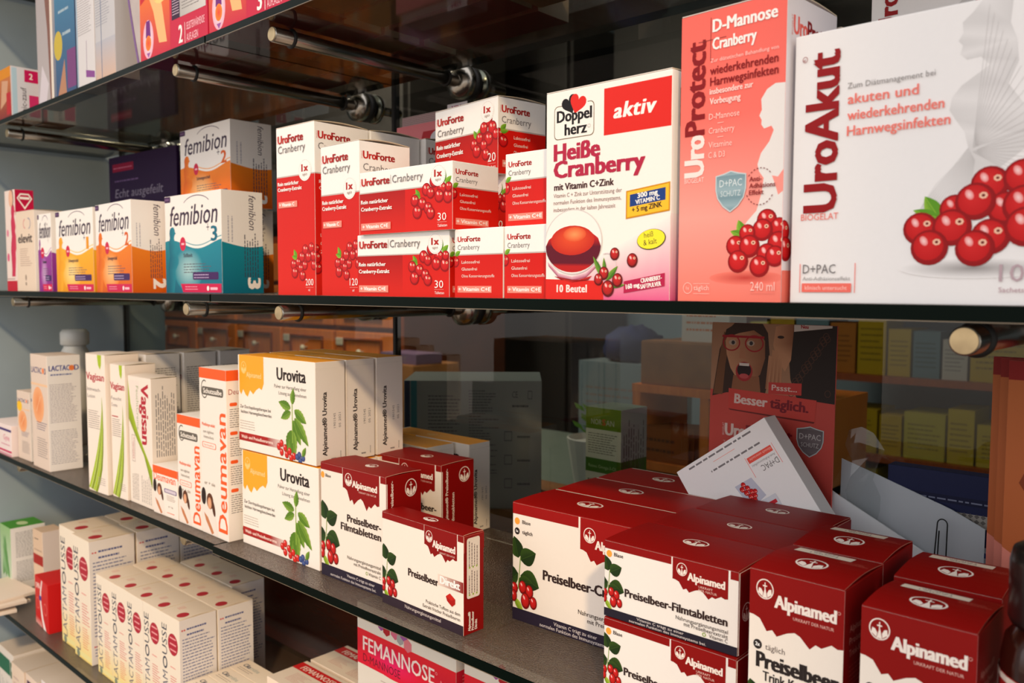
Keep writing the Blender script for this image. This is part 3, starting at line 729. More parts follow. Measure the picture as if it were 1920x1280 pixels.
def alpi_vertical(W, D, H):
    """upright film-tablet carton in dark red and white"""
    b = Box(W, D, H, (238, 226, 212), faces={'T': ARED, 'R': ARED, 'L': ARED})
    b.face('F').part('red_panel'); b.rect(0, H - 6.4, W * .352, H, ARED); b.rect(W * .92, H - 6.4, W, H, ARED)
    flag(b, W * .357, W * .905, H, H * .765, H * .125, ARED)
    emblem(b, W * .445, H - 10.4, 5.6, 6.2)
    b.part('lettering'); b.text('Alpinamed', W * .505, H * .852, 6.2, (240, 226, 214), fit=W * .365, b=.05); b.text('URKRAFT DER NATUR', W * .6, H * .815, 1.7, (226, 190, 176), fit=W * .26)
    b.ell(3.4, H - 11.6, 2.9, 3.2, (246, 160, 60)); b.text('Blase', 8, H - 13, 3, (70, 56, 50), fit=8.6, b=.03)
    lingon(b, -3, H * .09, H * .56)
    b.part('lettering'); K = (52, 34, 32)
    b.text('Preiselbeer-', W * .425, H * .545, 6.8, K, fit=W * .5, b=.05); b.text('Filmtabletten', W * .325, H * .462, 6.8, K, fit=W * .6, b=.05)
    b.text('Nahrungsergänzungsmittel', W * .92, H * .222, 3, K, fit=W * .5, al='r'); b.text('mit Preiselbeerextrakt', W * .92, H * .182, 3, K, fit=W * .4, al='r'); b.text('Vitamin C', W * .92, H * .14, 3, K, fit=W * .18, al='r')
    b.ring(W * .715, H * .152, 1.5, 1.6, .5, (130, 160, 50))
    b.part('navy_band'); b.rect(0, 0, W, H * .105, (38, 30, 46)); b.text('Vitamin C trägt zu einer', W * .62, H * .06, 2.7, (226, 214, 208), fit=W * .42, al='c'); b.text('normalen Funktion des Immunsystems bei.', W * .5, H * .02, 2.7, (226, 214, 208), fit=W * .7, al='c')
    b.face('R').part('white_edge'); b.rect(.6, 0, 1.6, H - 6.4, (240, 226, 212))
    alpi_side_text(b, ['Alpinamed® Preiselbeer-', 'Filmtabletten'], D * .2, H * .42, 3.2, D * .185, (H * .54, H * .3))
    emblem(b, D * .7, H * .875, D * .17, H * .075)
    b.part('stamp_area'); b.rect(D * .56, H * .12, D * .93, H * .24, (236, 224, 210)); b.text('2021', D * .84, H * .135, 2.6, GREY, rot=90)
    b.face('T'); emblem(b, W * .56, D * .45, 7.4, 5.6)
    b.lid(ARED, .9, edge=(206, 150, 130))
    return b.make('tablet_carton')
def alpi_direkt():
    W, D, H = 107.4, 22.5, 82.5
    b = Box(W, D, H, (240, 228, 214), faces={'T': ARED, 'R': ARED, 'L': ARED})
    b.face('F').part('red_panel'); b.rect(0, H - 5.6, W * .54, H, ARED); b.rect(W * .935, H - 5.6, W, H, ARED)
    flag(b, 58.4, 99.6, H, 61.6, 8.4, ARED); emblem(b, 64.6, 73.6, 4.4, 5)
    b.part('lettering'); b.text('Alpinamed', 69.2, 65.6, 6, (240, 226, 214), fit=28, b=.05); b.text('URKRAFT DER NATUR', 78, 62, 1.5, (226, 190, 176), fit=19)
    lingon(b, -2, 5.6, 47)
    K = (52, 34, 32); b.part('lettering')
    b.text('Preiselbeer', 37, 33.6, 6.4, K, fit=39.4, b=.05)
    b.part('red_panel'); b.rect(76, 35.4, 107.3, 44.4, (236, 214, 198), ARED, True)
    b.part('lettering'); b.text('Direkt', 79, 37.2, 6.2, WHITE, fit=24, b=.06)
    b.text('Praktische Toffees aus dem', 103.4, 15.6, 2.9, K, fit=43, al='r'); b.text('Extrakt frischer Preiselbeeren', 103.4, 11.2, 2.9, K, fit=47, al='r')
    b.part('sweet_picture'); b.poly([(86, 28), (91, 31.6), (97.6, 28), (97.4, 24), (93.6, 21), (87.6, 24.4)], (170, 20, 14)); b.poly([(86, 28), (91, 31.6), (97.6, 28), (92.4, 26)], (196, 34, 24))
    b.part('navy_band'); b.rect(0, 0, W, 8.4, (48, 34, 44)); b.text('Nahrungsergänzungsmittel', W * .52, 3.6, 2.9, (226, 210, 200), fit=47.5, al='c')
    b.face('R').part('claim_panel'); b.rrect(3, 30, 17.4, 80, 2, (232, 220, 206)); b.micro(4.4, 56, 16, 78, 3, (110, 90, 84), rot=True, seed=2, thick=.3); b.micro(4.4, 34, 16, 53, 3, (110, 90, 84), rot=True, seed=3, thick=.3)
    for v in (33, 55.6): 
        for u in (6, 10, 14): b.ell(u, v, .9, .9, (150, 176, 60), n=10)
    alpi_side_text(b, ['Alpinamed®', 'Preiselbeer', 'Direkt'], 7, 3, 2.6, 3.6, (16, 15.5, 8))
    b.face('T'); emblem(b, W * .5, D * .5, 8.6, 4.4)
    b.sideflap(ARED, lo=68, edge=(206, 120, 100), inset=.2); b.lid(ARED, .5, edge=(206, 150, 130))
    return b.make('toffee_carton')
def alpi_big():
    W, D, H = 130, 58.5, 100.8
    b = Box(W, D, H, (240, 228, 214), faces={'T': (152, 10, 6), 'R': ARED, 'L': ARED})
    A = (152, 10, 6)
    b.face('F').part('red_panel'); b.rect(0, 91.6, 68.6, H, A); b.rect(124, 91.6, W, H, A)
    flag(b, 70.4, 122, H, 70, 9.6, A); emblem(b, 79.4, 87.6, 5.8, 6.2)
    b.part('lettering'); b.text('Alpinamed', 85, 77.6, 7, (240, 226, 214), fit=34, b=.05); b.text('URKRAFT DER NATUR', 94, 73.4, 1.8, (226, 190, 176), fit=24)
    K = (52, 34, 32)
    b.ell(5, 85.6, 2.8, 3, (246, 160, 60)); b.text('Blase', 10.6, 84.2, 3, K, fit=8.8, b=.03); b.ell(5, 77, 2.8, 3, (40, 30, 30)); b.text('1x', 5, 76, 2.2, WHITE, al='c', b=.05); b.text('täglich', 10.6, 75.6, 3, K, fit=11, b=.03)
    lingon(b, -3.4, 9, 61)
    b.part('lettering'); b.text('Preiselbeer-Cranberry', 33.4, 41.6, 8, K, fit=96, b=.05)
    b.text('Nahrungsergänzungsmittel', 124, 22, 3.6, K, fit=55, al='r'); b.text('mit Preiselbeerextrakt', 124, 16.6, 3.6, K, fit=46, al='r')
    b.part('navy_band'); b.rect(0, 0, W, 10.6, (38, 30, 46)); b.text('Vitamin C trägt zu einer', 66, 5.6, 3, (226, 214, 208), fit=43, al='c'); b.text('normalen Funktion des Immunsystems bei.', 66, 1.4, 3, (226, 214, 208), fit=72, al='c')
    b.face('R'); emblem(b, 28, 82, 8)
    b.face('T'); emblem(b, 58, 31, 12, 8.6); b.part('white_edge'); b.rect(2, 56.6, W - 2, 58.4, (236, 222, 206))
    b.lid(A, .8, edge=(226, 200, 180))
    return b.make('tablet_carton')
def alpi_flat():
    W, D, H = 100.6, 56, 53.2
    b = Box(W, D, H, (236, 228, 220), faces={'T': ARED, 'R': (138, 12, 12), 'L': ARED})
    b.face('F').part('red_panel'); b.rect(0, H - 5.4, 53, H, ARED); b.rect(95, H - 5.4, W, H, ARED)
    flag(b, 54, 93.6, H, 35.4, 6.4, ARED); emblem(b, 60.8, 46.2, 3.9, 4.3)
    b.part('lettering'); b.text('Alpinamed', 65.2, 40.2, 5, (240, 226, 214), fit=26, b=.05); b.text('URKRAFT', 73, 37, 1.5, (226, 190, 176), fit=10); b.text('DER NATUR', 73, 34.8, 1.5, (226, 190, 176), fit=13)
    K = (52, 34, 32); b.ell(4, 44.4, 2.3, 2.5, (246, 160, 60)); b.text('Blase', 8, 43.4, 2.5, K, fit=7.4, b=.03)
    lingon(b, -2.6, 5.6, 36)
    b.part('lettering'); b.text('Preiselbeer-Filmtabletten', 17.4, 17.4, 5.4, K, fit=76, b=.05)
    b.text('Nahrungsergänzungsmittel', 94, 12.6, 2.5, K, fit=37, al='r'); b.text('mit Preiselbeerextrakt', 94, 9.6, 2.5, K, fit=31, al='r'); b.text('Vitamin C', 94, 6.8, 2.4, K, fit=13, al='r'); b.ring(77.6, 7.8, 1.3, 1.3, .5, (130, 160, 50))
    b.part('navy_band'); b.rect(0, 0, W, 5.9, (34, 30, 42)); b.text('Vitamin C trägt zu einer', 45, 3.4, 1.8, (226, 214, 208), fit=36, al='c'); b.text('normalen Funktion des Immunsystems bei.', 50, .8, 1.8, (226, 214, 208), fit=58, al='c')
    b.face('R'); emblem(b, 10, 26, 6)
    b.face('T'); emblem(b, 53, 32, 9.4, 7)
    b.sideflap((138, 12, 12), edge=(226, 206, 186)); b.lid(ARED, .8, edge=(196, 120, 100))
    return b.make('tablet_carton')
def alpi_tall():
    W, D, H = 56, 57.5, 118
    b = Box(W, D, H, (240, 228, 214), faces={'F': (240, 228, 214), 'T': ARED, 'R': (134, 12, 10), 'L': ARED})
    b.face('F'); flag(b, 0, W, H, 86, 9.6, ARED)
    emblem(b, 9.6, 107.4, 5.4, 6)
    b.part('lettering'); b.text('Alpinamed', 16, 98.2, 7.4, (240, 226, 214), fit=35.4, b=.05); b.text('URKRAFT DER NATUR', 27, 93.6, 1.8, (226, 180, 166), fit=23.4)
    b.ring(53, 104.6, .9, .9, .2, (226, 180, 166))
    K = (44, 36, 34); b.ell(5.8, 73.6, 2.7, 2.9, K); b.text('2x', 5.8, 72.6, 2.2, WHITE, al='c', b=.05); b.text('täglich', 10.6, 71.8, 3.4, (90, 70, 64), fit=12)
    b.text('Preiselbeer', 5.6, 60.4, 9, K, fit=48, b=.06); b.text('Trink-Konzentrat', 9.6, 53, 5.6, K, fit=43, b=.03)
    lingon(b, -2, 6, 44)
    b.part('navy_band'); b.rect(0, 0, W, 6, (38, 30, 46))
    b.face('R').part('lettering')
    for i, (t, w) in enumerate((('Alpinamed®', 30), ('Preiselbeer', 30), ('Trink-Konzentrat', 38))): b.text(t, 8, 92 - i * 7, 4, (214, 150, 136), fit=w)
    b.micro(8, 58, 50, 74, 4, (170, 70, 60), seed=9); b.part('navy_band'); b.rect(6, 40, 52, 56, (70, 60, 62))
    b.face('T'); emblem(b, 27, 24, 9.4, 8.4)
    b.part('stamp_area'); b.rect(7, 44, 42, 53.6, (236, 222, 202)); b.text('190773', 16, 46.4, 2.4, GREY, fit=17); b.text('08.2021', 17, 49.8, 2.4, GREY, fit=15)
    b.part('lettering'); b.micro(38, 37, 54, 43, 2, (196, 90, 76), seed=3)
    b.lid(ARED, 2.0, edge=(190, 110, 92))
    return b.make('concentrate_carton')
def urovita():
    W, D, H = 143.2, 35.6, 103.5; O = (250, 166, 40)
    b = Box(W, D, H, (242, 232, 220), faces={'T': O})
    b.face('F').part('orange_banner'); b.strip([(2.5, H), (6, H), (10, H), (15, H), (19, H), (24, H), (30, H), (36, H), (42, H), (47, H), (51, H)], [(2.5, 64), (6, 60), (10, 66), (15, 60.5), (19, 58.5), (24, 66), (30, 62), (36, 67), (42, 70), (47, 68), (51, 75)], O)
    emblem(b, 11.6, 90, 5.4, 6.6, fg=(252, 206, 130))
    b.part('lettering'); b.text('Alpinamed', 17, 80, 5.6, (252, 216, 160), fit=29)
    K = (46, 34, 30)
    b.text('Urovita', 76, 81.6, 12.6, K, fit=51, b=.045)
    b.text('Pulver zur Herstellung einer', 128, 73, 3.6, K, fit=57, al='r'); b.text('Lösung zum Einnehmen', 128, 66.4, 3.6, K, fit=49, al='r')
    b.text('Zur Durchspülungstherapie bei', 3.6, 45.6, 3.4, K, fit=60, b=.015); b.text('leichten Harnwegsbeschwerden', 5, 40, 3.4, K, fit=60, b=.015)
    b.micro(3, 22, 34, 33, 3, (186, 170, 156), seed=5)
    b.part('red_band'); b.rect(.6, 9.6, 92, 18.6, (158, 26, 22), (172, 30, 24)); b.rect(56, 9.6, 92, 18.6, (160, 26, 22), (242, 232, 220), True); b.text('Wald- und Preiselbeeraroma', 5, 12.4, 3.4, (244, 220, 206), fit=62, b=.03)
    nettle(b, 70, -1.5, 66)
    b.face('R').part('lettering'); b.text('Alpinamed® Urovita', D * .36, 9, 5.2, K, fit=64, rot=90, b=.04); b.text('1901545', D * .66, 36, 2.6, GREY, fit=15, rot=90); b.text('05 2021', D * .84, 36, 2.6, GREY, fit=15, rot=90); b.micro(D * .5, 3, D * .7, 8, 1, GREY, seed=1); b.micro(D * .8, 4, D * .86, 14, 1, GREY, rot=True, seed=1)
    b.face('T').part('emblem'); emblem(b, 62, 18, 8, 5.4, fg=(252, 206, 130)); b.part('lettering'); b.text('Alpinamed', 74, 16, 4, (252, 206, 130))
    b.part('white_edge'); b.rect(0, 0, 2.6, D, (242, 232, 220))
    b.sideflap((242, 232, 220), edge=(170, 156, 142), hi=98)
    return b.make('powder_carton')
def deu_figures(b, x, y, s):
    b.part('couple_picture')
    b.ell(x + .1 * s, y + .9 * s, .12 * s, .22 * s, (40, 22, 16)); b.ell(x + .42 * s, y + .82 * s, .17 * s, .2 * s, (96, 52, 28)); b.ell(x + .4 * s, y + .76 * s, .1 * s, .15 * s, (214, 150, 110), (228, 172, 134))
    b.poly([(x, y + .72 * s), (x + .2 * s, y + .66 * s), (x + .5 * s, y + .6 * s), (x + .7 * s, y + .42 * s), (x + .8 * s, y), (x, y)], (236, 222, 210)); b.poly([(x + .1 * s, y + .5 * s), (x + .3 * s, y + .4 * s), (x + .6 * s, y + .06 * s), (x + .5 * s, y), (x + .2 * s, y + .3 * s)], (196, 124, 80))
    b.ell(x + .6 * s, y + .66 * s, .07 * s, .2 * s, (82, 44, 24), rot=.3)
def deumavan(W, D, H, tall=True):
    O = (236, 92, 34); b = Box(W, D, H, (238, 228, 216), faces={})
    b.face('F').part('orange_band'); b.rect(0, H - W * (.19 if tall else .15), W, H, O)
    if tall:
        b.part('round_badge'); y = H - W * .42
        b.ring(W * .2, y + 2, W * .13, W * .17, 1.4, (90, 84, 74), a0=60, a1=320); b.rrect(W * .1, y - 4.6, W * .9, y + 5, 3, (100, 92, 82)); b.text('Schutzsalbe', W * .16, y - 2.4, 5.4, (238, 228, 216), fit=W * .68, b=.04)
        b.part('lettering'); y = H - W * 1.06
        b.text('Medizinprodukt', W * .08, y, 3.6, O, fit=W * .5, b=.03); b.text('zum täglichen', W * .12, y - 8, 3.2, (110, 92, 80), fit=W * .4); b.text('Intimschutz', W * .14, y - 14, 3.2, (110, 92, 80), fit=W * .38)
        b.rrect(W * .08, y - 25, W * .6, y - 18.4, 2, O); b.rrect(W * .1, y - 24.4, W * .58, y - 19, 1.8, (238, 228, 216)); b.text('hormonfrei', W * .15, y - 23, 2.8, O, fit=W * .36)
        b.text('er + sie', W * .14, H * .3, 4, (140, 120, 104), fit=W * .4, b=.02)
        deu_figures(b, W * .02, 1, min(W * .74, H * .3))
        b.part('lettering'); b.text('Deumavan', W * .97, H * .045, W * .32, O, fit=H * .7, rot=90, b=.02)
    else:
        b.part('lettering'); b.text('Deumavan', W * .04, H * .7, W * .15, O, fit=W * .88, b=.015)
        b.part('round_badge'); b.rrect(W * .46, H * .49, W * .96, H * .58, 2, (110, 90, 130)); b.rrect(W * .49, H * .505, W * .93, H * .565, 1.6, (210, 196, 206))
        b.part('lettering'); b.micro(W * .56, H * .34, W * .92, H * .46, 3, (150, 110, 90), seed=4); b.text('er + sie', W * .62, H * .2, 3, (130, 110, 96)); b.micro(W * .56, H * .07, W * .92, H * .12, 1, O, seed=4)
        deu_figures(b, W * .02, 1, H * .62)
    b.face('R').part('orange_band'); b.rect(0, H - W * .19, D, H, O)
    b.part('lettering'); b.text('Deumavan', 3, H - 27, 6, (160, 40, 24))
    for i in range(4): b.rrect(4, H - 40 - i * 32, 13, H - 36 - i * 32, 1.6, O); b.micro(4, H - 64 - i * 32, D - 2, H - 42 - i * 32, 6, (110, 100, 92), seed=i)
    b.ring(D * .5, 12, 6, 6, 2, (44, 40, 36), a0=20, a1=340)
    return b.make('ointment_carton')
def vagisan(W, D, H, kind):
    b = Box(W, D, H, (236, 222, 208)); GR, GD = (164, 188, 30), (128, 146, 14); VR = (178, 30, 48)
    b.face('F').part('green_swoosh')
    if kind != 'turned':
        b.poly([(W * .62, H), (W * .84, H), (W * .82, H * .93), (W * .76, H * .895), (W * .66, H * .93)], GR)
        LC = [(.8, .70), (.78, .6), (.68, .46), (.5, .31), (.3, .18), (.12, .08), (0, .02)]; RC = [(.81, .70), (.84, .6), (.85, .46), (.82, .31), (.75, .18), (.62, .08), (.46, 0)]
        for f0, f1, c in ((0, .22, GR), (.22, .27, (214, 222, 150)), (.27, .5, GD), (.5, .54, (214, 222, 150)), (.54, .74, GR), (.74, .77, (214, 222, 150)), (.77, 1, GD)):
            q = lambda f: [(W * (l[0] + (r[0] - l[0]) * f), H * (l[1] + (r[1] - l[1]) * f)) for l, r in zip(LC, RC)]
            b.strip(q(f0), q(f1), c)
        b.part('lettering'); b.text('Vagisan', W * .02, H * .815, H * .052, VR, fit=W * .93, b=.04); b.text('Intimwasch-' if kind == 'a' else 'Feucht', W * .05, H * .735, H * .026, GREY, fit=W * .7); b.text('Lotion' if kind == 'a' else 'Creme', W * .06, H * .685, H * .026, GREY, fit=W * .4)
        if kind == 'b': b.micro(W * .08, H * .6, W * .5, H * .63, 1, VR, seed=2)
        b.micro(W * .08, H * .46, W * .7, H * .6, 6, (130, 118, 110), seed=7); b.micro(W * .5, H * .06, W * .95, H * .12, 3, (170, 156, 146), seed=8)
    else:
        A = [(0, H * .97), (W * .1, H * .78), (W * .35, H * .6), (W * .62, H * .46), (W * .98, H * .3)]; B_ = [(0, H * .66), (W * .14, H * .6), (W * .38, H * .5), (W * .64, H * .4), (W * .98, H * .16)]
        b.strip(A, B_, GR, GD)
        b.part('pale_panel'); b.poly([(W * .06, H * .97), (W * .5, H * .97), (W * .5, H * .52), (W * .38, H * .585), (W * .14, H * .76)], (232, 218, 206))
        b.part('lettering'); b.text('Vagisan', W * .58, H * .95, W * .3, VR, fit=H * .46, rot=-90, b=.04); b.text('FeuchtCreme', W * .36, H * .93, W * .1, (150, 160, 110), fit=H * .34, rot=-90)
        b.frame(W * .12, H * .33, W * .26, H * .54, .6, (150, 130, 120)); b.micro(W * .15, H * .35, W * .23, H * .52, 2, VR, rot=True, seed=3, thick=.3); b.micro(W * .1, H * .03, W * .4, H * .25, 4, (150, 140, 130), rot=True, seed=5)
        b.micro(W * .5, H * .03, W * .95, H * .25, 4, (160, 150, 140), rot=True, seed=6)
    b.face('R').part('lettering')
    if kind == 'turned': b.micro(D * .15, H * .4, D * .92, H * .95, 6, (110, 104, 104), rot=True, seed=12, thick=.35); b.text('CE', D * .35, H * .3, 7, (100, 90, 90), rot=-90)
    elif kind == 'b': b.micro(D * .1, H * .1, D * .9, H * .6, 16, (160, 150, 146), seed=12)
    b.lid((222, 206, 190), 1.0)
    return b.make('lotion_carton')
def text_carton(W, D, H, seed=0, col=(226, 222, 220)):
    b = Box(W, D, H, col); b.face('R').part('lettering'); b.micro(D * .08, H * .3, D * .94, H * .9, 24, (110, 108, 112), seed=seed, thick=.36)
    b.face('F').part('lettering'); b.text('Vagisan', W * .08, H * .8, 9, (178, 30, 48), fit=W * .8)
    b.lid((206, 192, 180), 1.2)
    return b.make('lotion_carton')
def lactacyd(W, D, H, small=False):
    b = Box(W, D, H, (218, 198, 182), faces={'R': (236, 230, 224), 'T': (206, 186, 168)})
    b.face('F').part('peach_picture'); b.ell(W * .42, H * .56, W * .34, H * .16, (236, 170, 120), (224, 130, 70), n=24); b.line(W * .3, H * .5, W * .56, H * .64, 1.2, (240, 200, 160)); b.rect(0, H * .73, W, H * .75, (232, 190, 150))
    if small: b.ell(W * .2, H * .78, W * .2, H * .08, (240, 190, 40))
    b.part('lettering'); b.text('LACTAC', W * .06, H * .84, H * .05, (60, 58, 110), fit=W * .62, b=.03); b.ell(W * .76, H * .866, H * .026, H * .026, (236, 130, 70)); b.text('D', W * .84, H * .84, H * .05, (60, 58, 110), b=.03)
    b.micro(W * .3, H * .34, W * .92, H * .42, 3, (70, 60, 110), seed=2); b.micro(W * .3, H * .1, W * .9, H * .28, 6, (120, 108, 110), seed=3)
    b.face('R').part('lettering'); b.text('LACTAC', D * .06, H * .87, H * .045, (60, 68, 140), fit=D * .62, b=.03); b.ell(D * .74, H * .89, H * .024, H * .024, (236, 130, 70)); b.text('D', D * .82, H * .87, H * .045, (60, 68, 140), b=.03); b.micro(D * .1, H * .82, D * .9, H * .86, 1, (100, 110, 160), seed=3)
    b.micro(D * .06, H * .42, D * .9, H * .76, 16, (150, 140, 150), seed=4); b.micro(D * .06, H * .06, D * .9, H * .36, 13, (150, 146, 156), seed=5)
    return b.make('lotion_carton')
def lactamousse(W, D, H, tall=False):
    b = Box(W, D, H, (232, 218, 198), faces={'R': (230, 222, 216)})
    b.face('F').part('yellow_panel'); b.rect(0, 0, W, H * .36, (232, 206, 120), (232, 218, 198)); b.rect(0, H * .02, W, H * .06, (226, 214, 150))
    b.part('lettering'); NV = (52, 56, 74)
    b.text('LACTAM', W * .34, H * .06, W * .26, (92, 92, 108), fit=H * .42, rot=90); b.ring(W * .22, H * .56, W * .12, H * .055, W * .05, NV); b.text('USSE', W * .34, H * .63, W * .26, NV, fit=H * .28, rot=90)
    b.part('round_badge'); b.ell(W * .66, H * .76, W * .26, W * .28, (170, 36, 52), n=24)
    for i in range(3): b.rect(W * .5, H * .76 + (1 - i) * W * .15 - .8, W * .82, H * .76 + (1 - i) * W * .15 + 1.2, (226, 150, 150))
    b.part('lettering'); b.micro(W * .5, H * .3, W * .94, H * .48, 5, (206, 60, 66), seed=3, ragged=.6); b.micro(W * .5, H * .1, W * .9, H * .28, 6, (214, 90, 60), seed=4, ragged=.6); b.micro(W * .5, H * .54, W * .8, H * .57, 1, (226, 140, 130), seed=5); b.ell(W * .2, H * .03, W * .09, W * .09, (120, 130, 110))
    b.face('R').part('lettering'); BL = (96, 106, 150); b.micro(D * .2, H * .84, D * .75, H * .94, 2, (74, 86, 140), seed=6); b.micro(D * .08, H * .22, D * .95, H * .84, 15, BL, seed=7); b.micro(D * .08, H * .06, D * .9, H * .16, 3, BL, seed=8)
    for v in (.9, .14): b.rect(D * .06, H * v, D * .1, H * v + 2, (206, 60, 66)); b.rect(D * .12, H * v, D * .16, H * v + 2, (206, 60, 66))
    b.face('T').part('round_badge'); b.ell(W * .74, D * .24, W * .15, W * .15, (176, 50, 58), n=18); b.part('lettering'); b.micro(W * .2, D * .35, W * .5, D * .55, 3, (214, 130, 120), seed=3, ragged=.5)
    b.lid((226, 206, 182), .7, edge=(236, 214, 180))
    return b.make('mousse_carton')
def femannose_big():
    W, D, H = 155, 95, 112
    b = Box(W, D, H, (222, 214, 202)); P = (216, 26, 50)
    b.face('F').part('red_band'); b.rect(0, 46, W, 84, (208, 20, 50), (222, 34, 46)); b.ell(60, 62, 46, 17, (214, 24, 48), (228, 30, 100), n=30)
    b.part('hexagon_pattern')
    for x, y, r, c in ((34, 101, 5, (176, 172, 172)), (41, 97, 6, (150, 70, 140)), (50, 94, 6.4, (170, 30, 40)), (49, 103, 5, (214, 110, 120)), (64, 96, 8, (206, 100, 130)), (72, 91, 6, (160, 158, 158)), (78, 97, 6.4, (150, 80, 150)), (84, 88, 7, (214, 120, 130)), (58, 104, 6, (196, 190, 186))):
        b.poly([(x + r * math.cos(R(60 * i + 30)), y + r * math.sin(R(60 * i + 30))) for i in range(6)], c)
    b.part('lettering'); b.text('FEMANNOSE', 10, 62, 15, (244, 222, 214), fit=114, b=.02); b.ring(127, 74, 1.4, 1.4, .3, (240, 190, 190)); b.text('N', 133, 60, 9, (240, 130, 130)); b.text('D-MANNOSE', 10, 50, 8.4, (96, 18, 38), fit=62); b.micro(40, 20, 140, 40, 4, (186, 170, 162), seed=2)
    b.face('R').part('red_band'); b.rect(0, 46, D, 84, P); b.part('lettering'); b.micro(8, 50, 80, 80, 6, (232, 130, 130), seed=4)
    return b.make('sachet_carton')
def femannose_flat():
    W, D, H = 155, 58, 76
    b = Box(W, D, H, (232, 214, 194)); P = (206, 28, 30)
    b.face('T').part('red_band'); b.rect(0, D * .62, W, D * .9, P); b.text('FEMANNOSE', 12, D * .68, 8.6, (246, 222, 206), fit=66, b=.02); b.ring(81, D * .82, 1.2, 1.2, .3, (246, 222, 206)); b.text('N', 84, D * .69, 6, (246, 200, 190))
    b.part('lettering'); b.micro(20, D * .2, 52, D * .54, 6, (206, 150, 140), seed=2, ragged=.5); b.micro(64, D * .12, 110, D * .54, 6, (206, 150, 140), seed=3, ragged=.5)
    b.face('F').part('red_band'); b.rect(0, 20, W, 50, P); b.part('lettering'); b.text('FEMANNOSE', 12, 30, 12, (246, 222, 206), fit=100)
    return b.make('sachet_carton')
def cika(D=29):
    W, H = 74, 68
    b = Box(W, D, H, (234, 216, 192)); b.face('T').part('lettering')
    b.text('Cika', 8, D * .5, 6.4, (40, 56, 80), fit=15, b=.03); b.text('tridina', 23.6, D * .5, 6.4, (150, 160, 150), fit=20); b.micro(8, D * .2, 40, D * .42, 2, (160, 140, 120), seed=2)
    b.face('F').part('lettering'); b.text('Cikatridina', 8, 50, 7, (40, 56, 80), fit=40)
    return b.make('suppository_carton')
def thermo(W, D, H, count, word):
    b = Box(W, D, H, (196, 24, 62)); M = (196, 22, 62)
    b.face('F').part('back_picture'); b.rect(0, 0, W * .47, H, M, (240, 130, 30)); b.poly([(W * .05, H * .9), (W * .26, H * .95), (W * .36, H * .5), (W * .42, H * .14), (W * .3, H * .16), (W * .22, H * .5)], (240, 180, 120))
    b.ell(W * .33, H * .72, W * .13, H * .17, (246, 200, 120), (250, 222, 150), n=16)
    for i in range(6): b.line(W * (.25 + .03 * i), H * .6, W * (.27 + .03 * i), H * .84, 1.2, (214, 150, 50))
    b.poly([(W * .01, H * .62), (W * .2, H * .72), (W * .24, H * .86), (W * .18, H * .95), (W * .02, H * .86)], (196, 22, 40)); b.micro(W * .03, H * .68, W * .18, H * .86, 4, (246, 190, 180), seed=2)
    b.part('round_badge'); b.ell(W * .13, H * .24, W * .085, H * .2, (226, 170, 190), (250, 230, 236), n=22); b.poly([(W * .09, H * .26), (W * .17, H * .26), (W * .16, H * .43), (W * .1, H * .43)], (110, 24, 120)); b.ell(W * .13, H * .2, W * .045, H * .08, (240, 130, 20), (226, 60, 40), n=18); b.poly([(W * .1, H * .1), (W * .16, H * .1), (W * .13, H * .05)], (150, 80, 160))
    b.part('hours_panel'); b.rect(W * .5, H * .32, W * .62, H * .98, (48, 16, 50)); b.text('8', W * .53, H * .56, H * .15, WHITE, fit=W * .05, b=.06); b.micro(W * .51, H * .36, W * .61, H * .52, 4, (214, 190, 206), seed=3)
    b.part('silver_panel'); b.rect(W * .62, H * .32, W * .98, H * .98, (176, 172, 168), (206, 202, 198), True); b.micro(W * .65, H * .58, W * .96, H * .95, 4, (196, 60, 80), seed=4); b.micro(W * .65, H * .38, W * .9, H * .56, 4, (110, 104, 104), seed=5)
    b.part('lettering'); b.text(count, W * .6, H * .07, H * .17, WHITE, fit=W * .05, b=.03); b.rect(W * .685, H * .05, W * .69, H * .25, WHITE); b.text(word, W * .71, H * .17, H * .07, (250, 200, 210), fit=W * .25); b.text('AUFLAGEN', W * .71, H * .06, H * .07, (250, 200, 210), fit=W * .16)
    b.face('R').part('lettering'); b.text('THERMO', 10, H * .5, 10, WHITE)
    return b.make('heat_pad_carton')

def tipped():
    W, D, H = 100, 20, 116
    b = Box(W, D, H, (232, 230, 230)); b.face('F').part('lettering')
    b.micro(17, 2.4, 89, 4.6, 1, (120, 116, 118), seed=2, thick=.7); b.micro(15, 14, 81, 16.2, 1, (120, 116, 118), seed=3, thick=.7); b.line(38, 9, 62, 9, .4, (236, 150, 130))
    b.part('claim_block'); b.rect(6, 20, 6.4, 38, (240, 122, 108)); b.rect(34, 20, 34.4, 38, (240, 122, 108)); b.rect(8, 21, 33, 26, (226, 84, 70)); b.text('klinisch untersucht', 9, 22.4, 2, (246, 190, 180), fit=22)
    b.text('Anti-Adhäsionseffekt', 8, 28, 1.9, (150, 146, 146), fit=24); b.text('D+PAC', 8, 31.6, 5, GREY, fit=17)
    b.part('picture_panel'); b.poly([(38, 36), (56, 36), (52, 58), (34, 54)], (186, 188, 204))
    cluster(b, [(48, 38, 2.2), (51, 41, 2.4), (46, 42, 2.4), (49, 45, 2.4), (44, 46, 2.4), (47, 49, 2.4), (43, 50, 2.2), (45, 53, 2.2), (41, 47, 2)])
    b.part('sachet_picture'); b.poly([(26, 56), (42, 56), (42, 66), (26, 66)], (206, 208, 216)); b.rect(28, 60, 40, 63, (190, 40, 50))
    return b.make('sachet_carton')
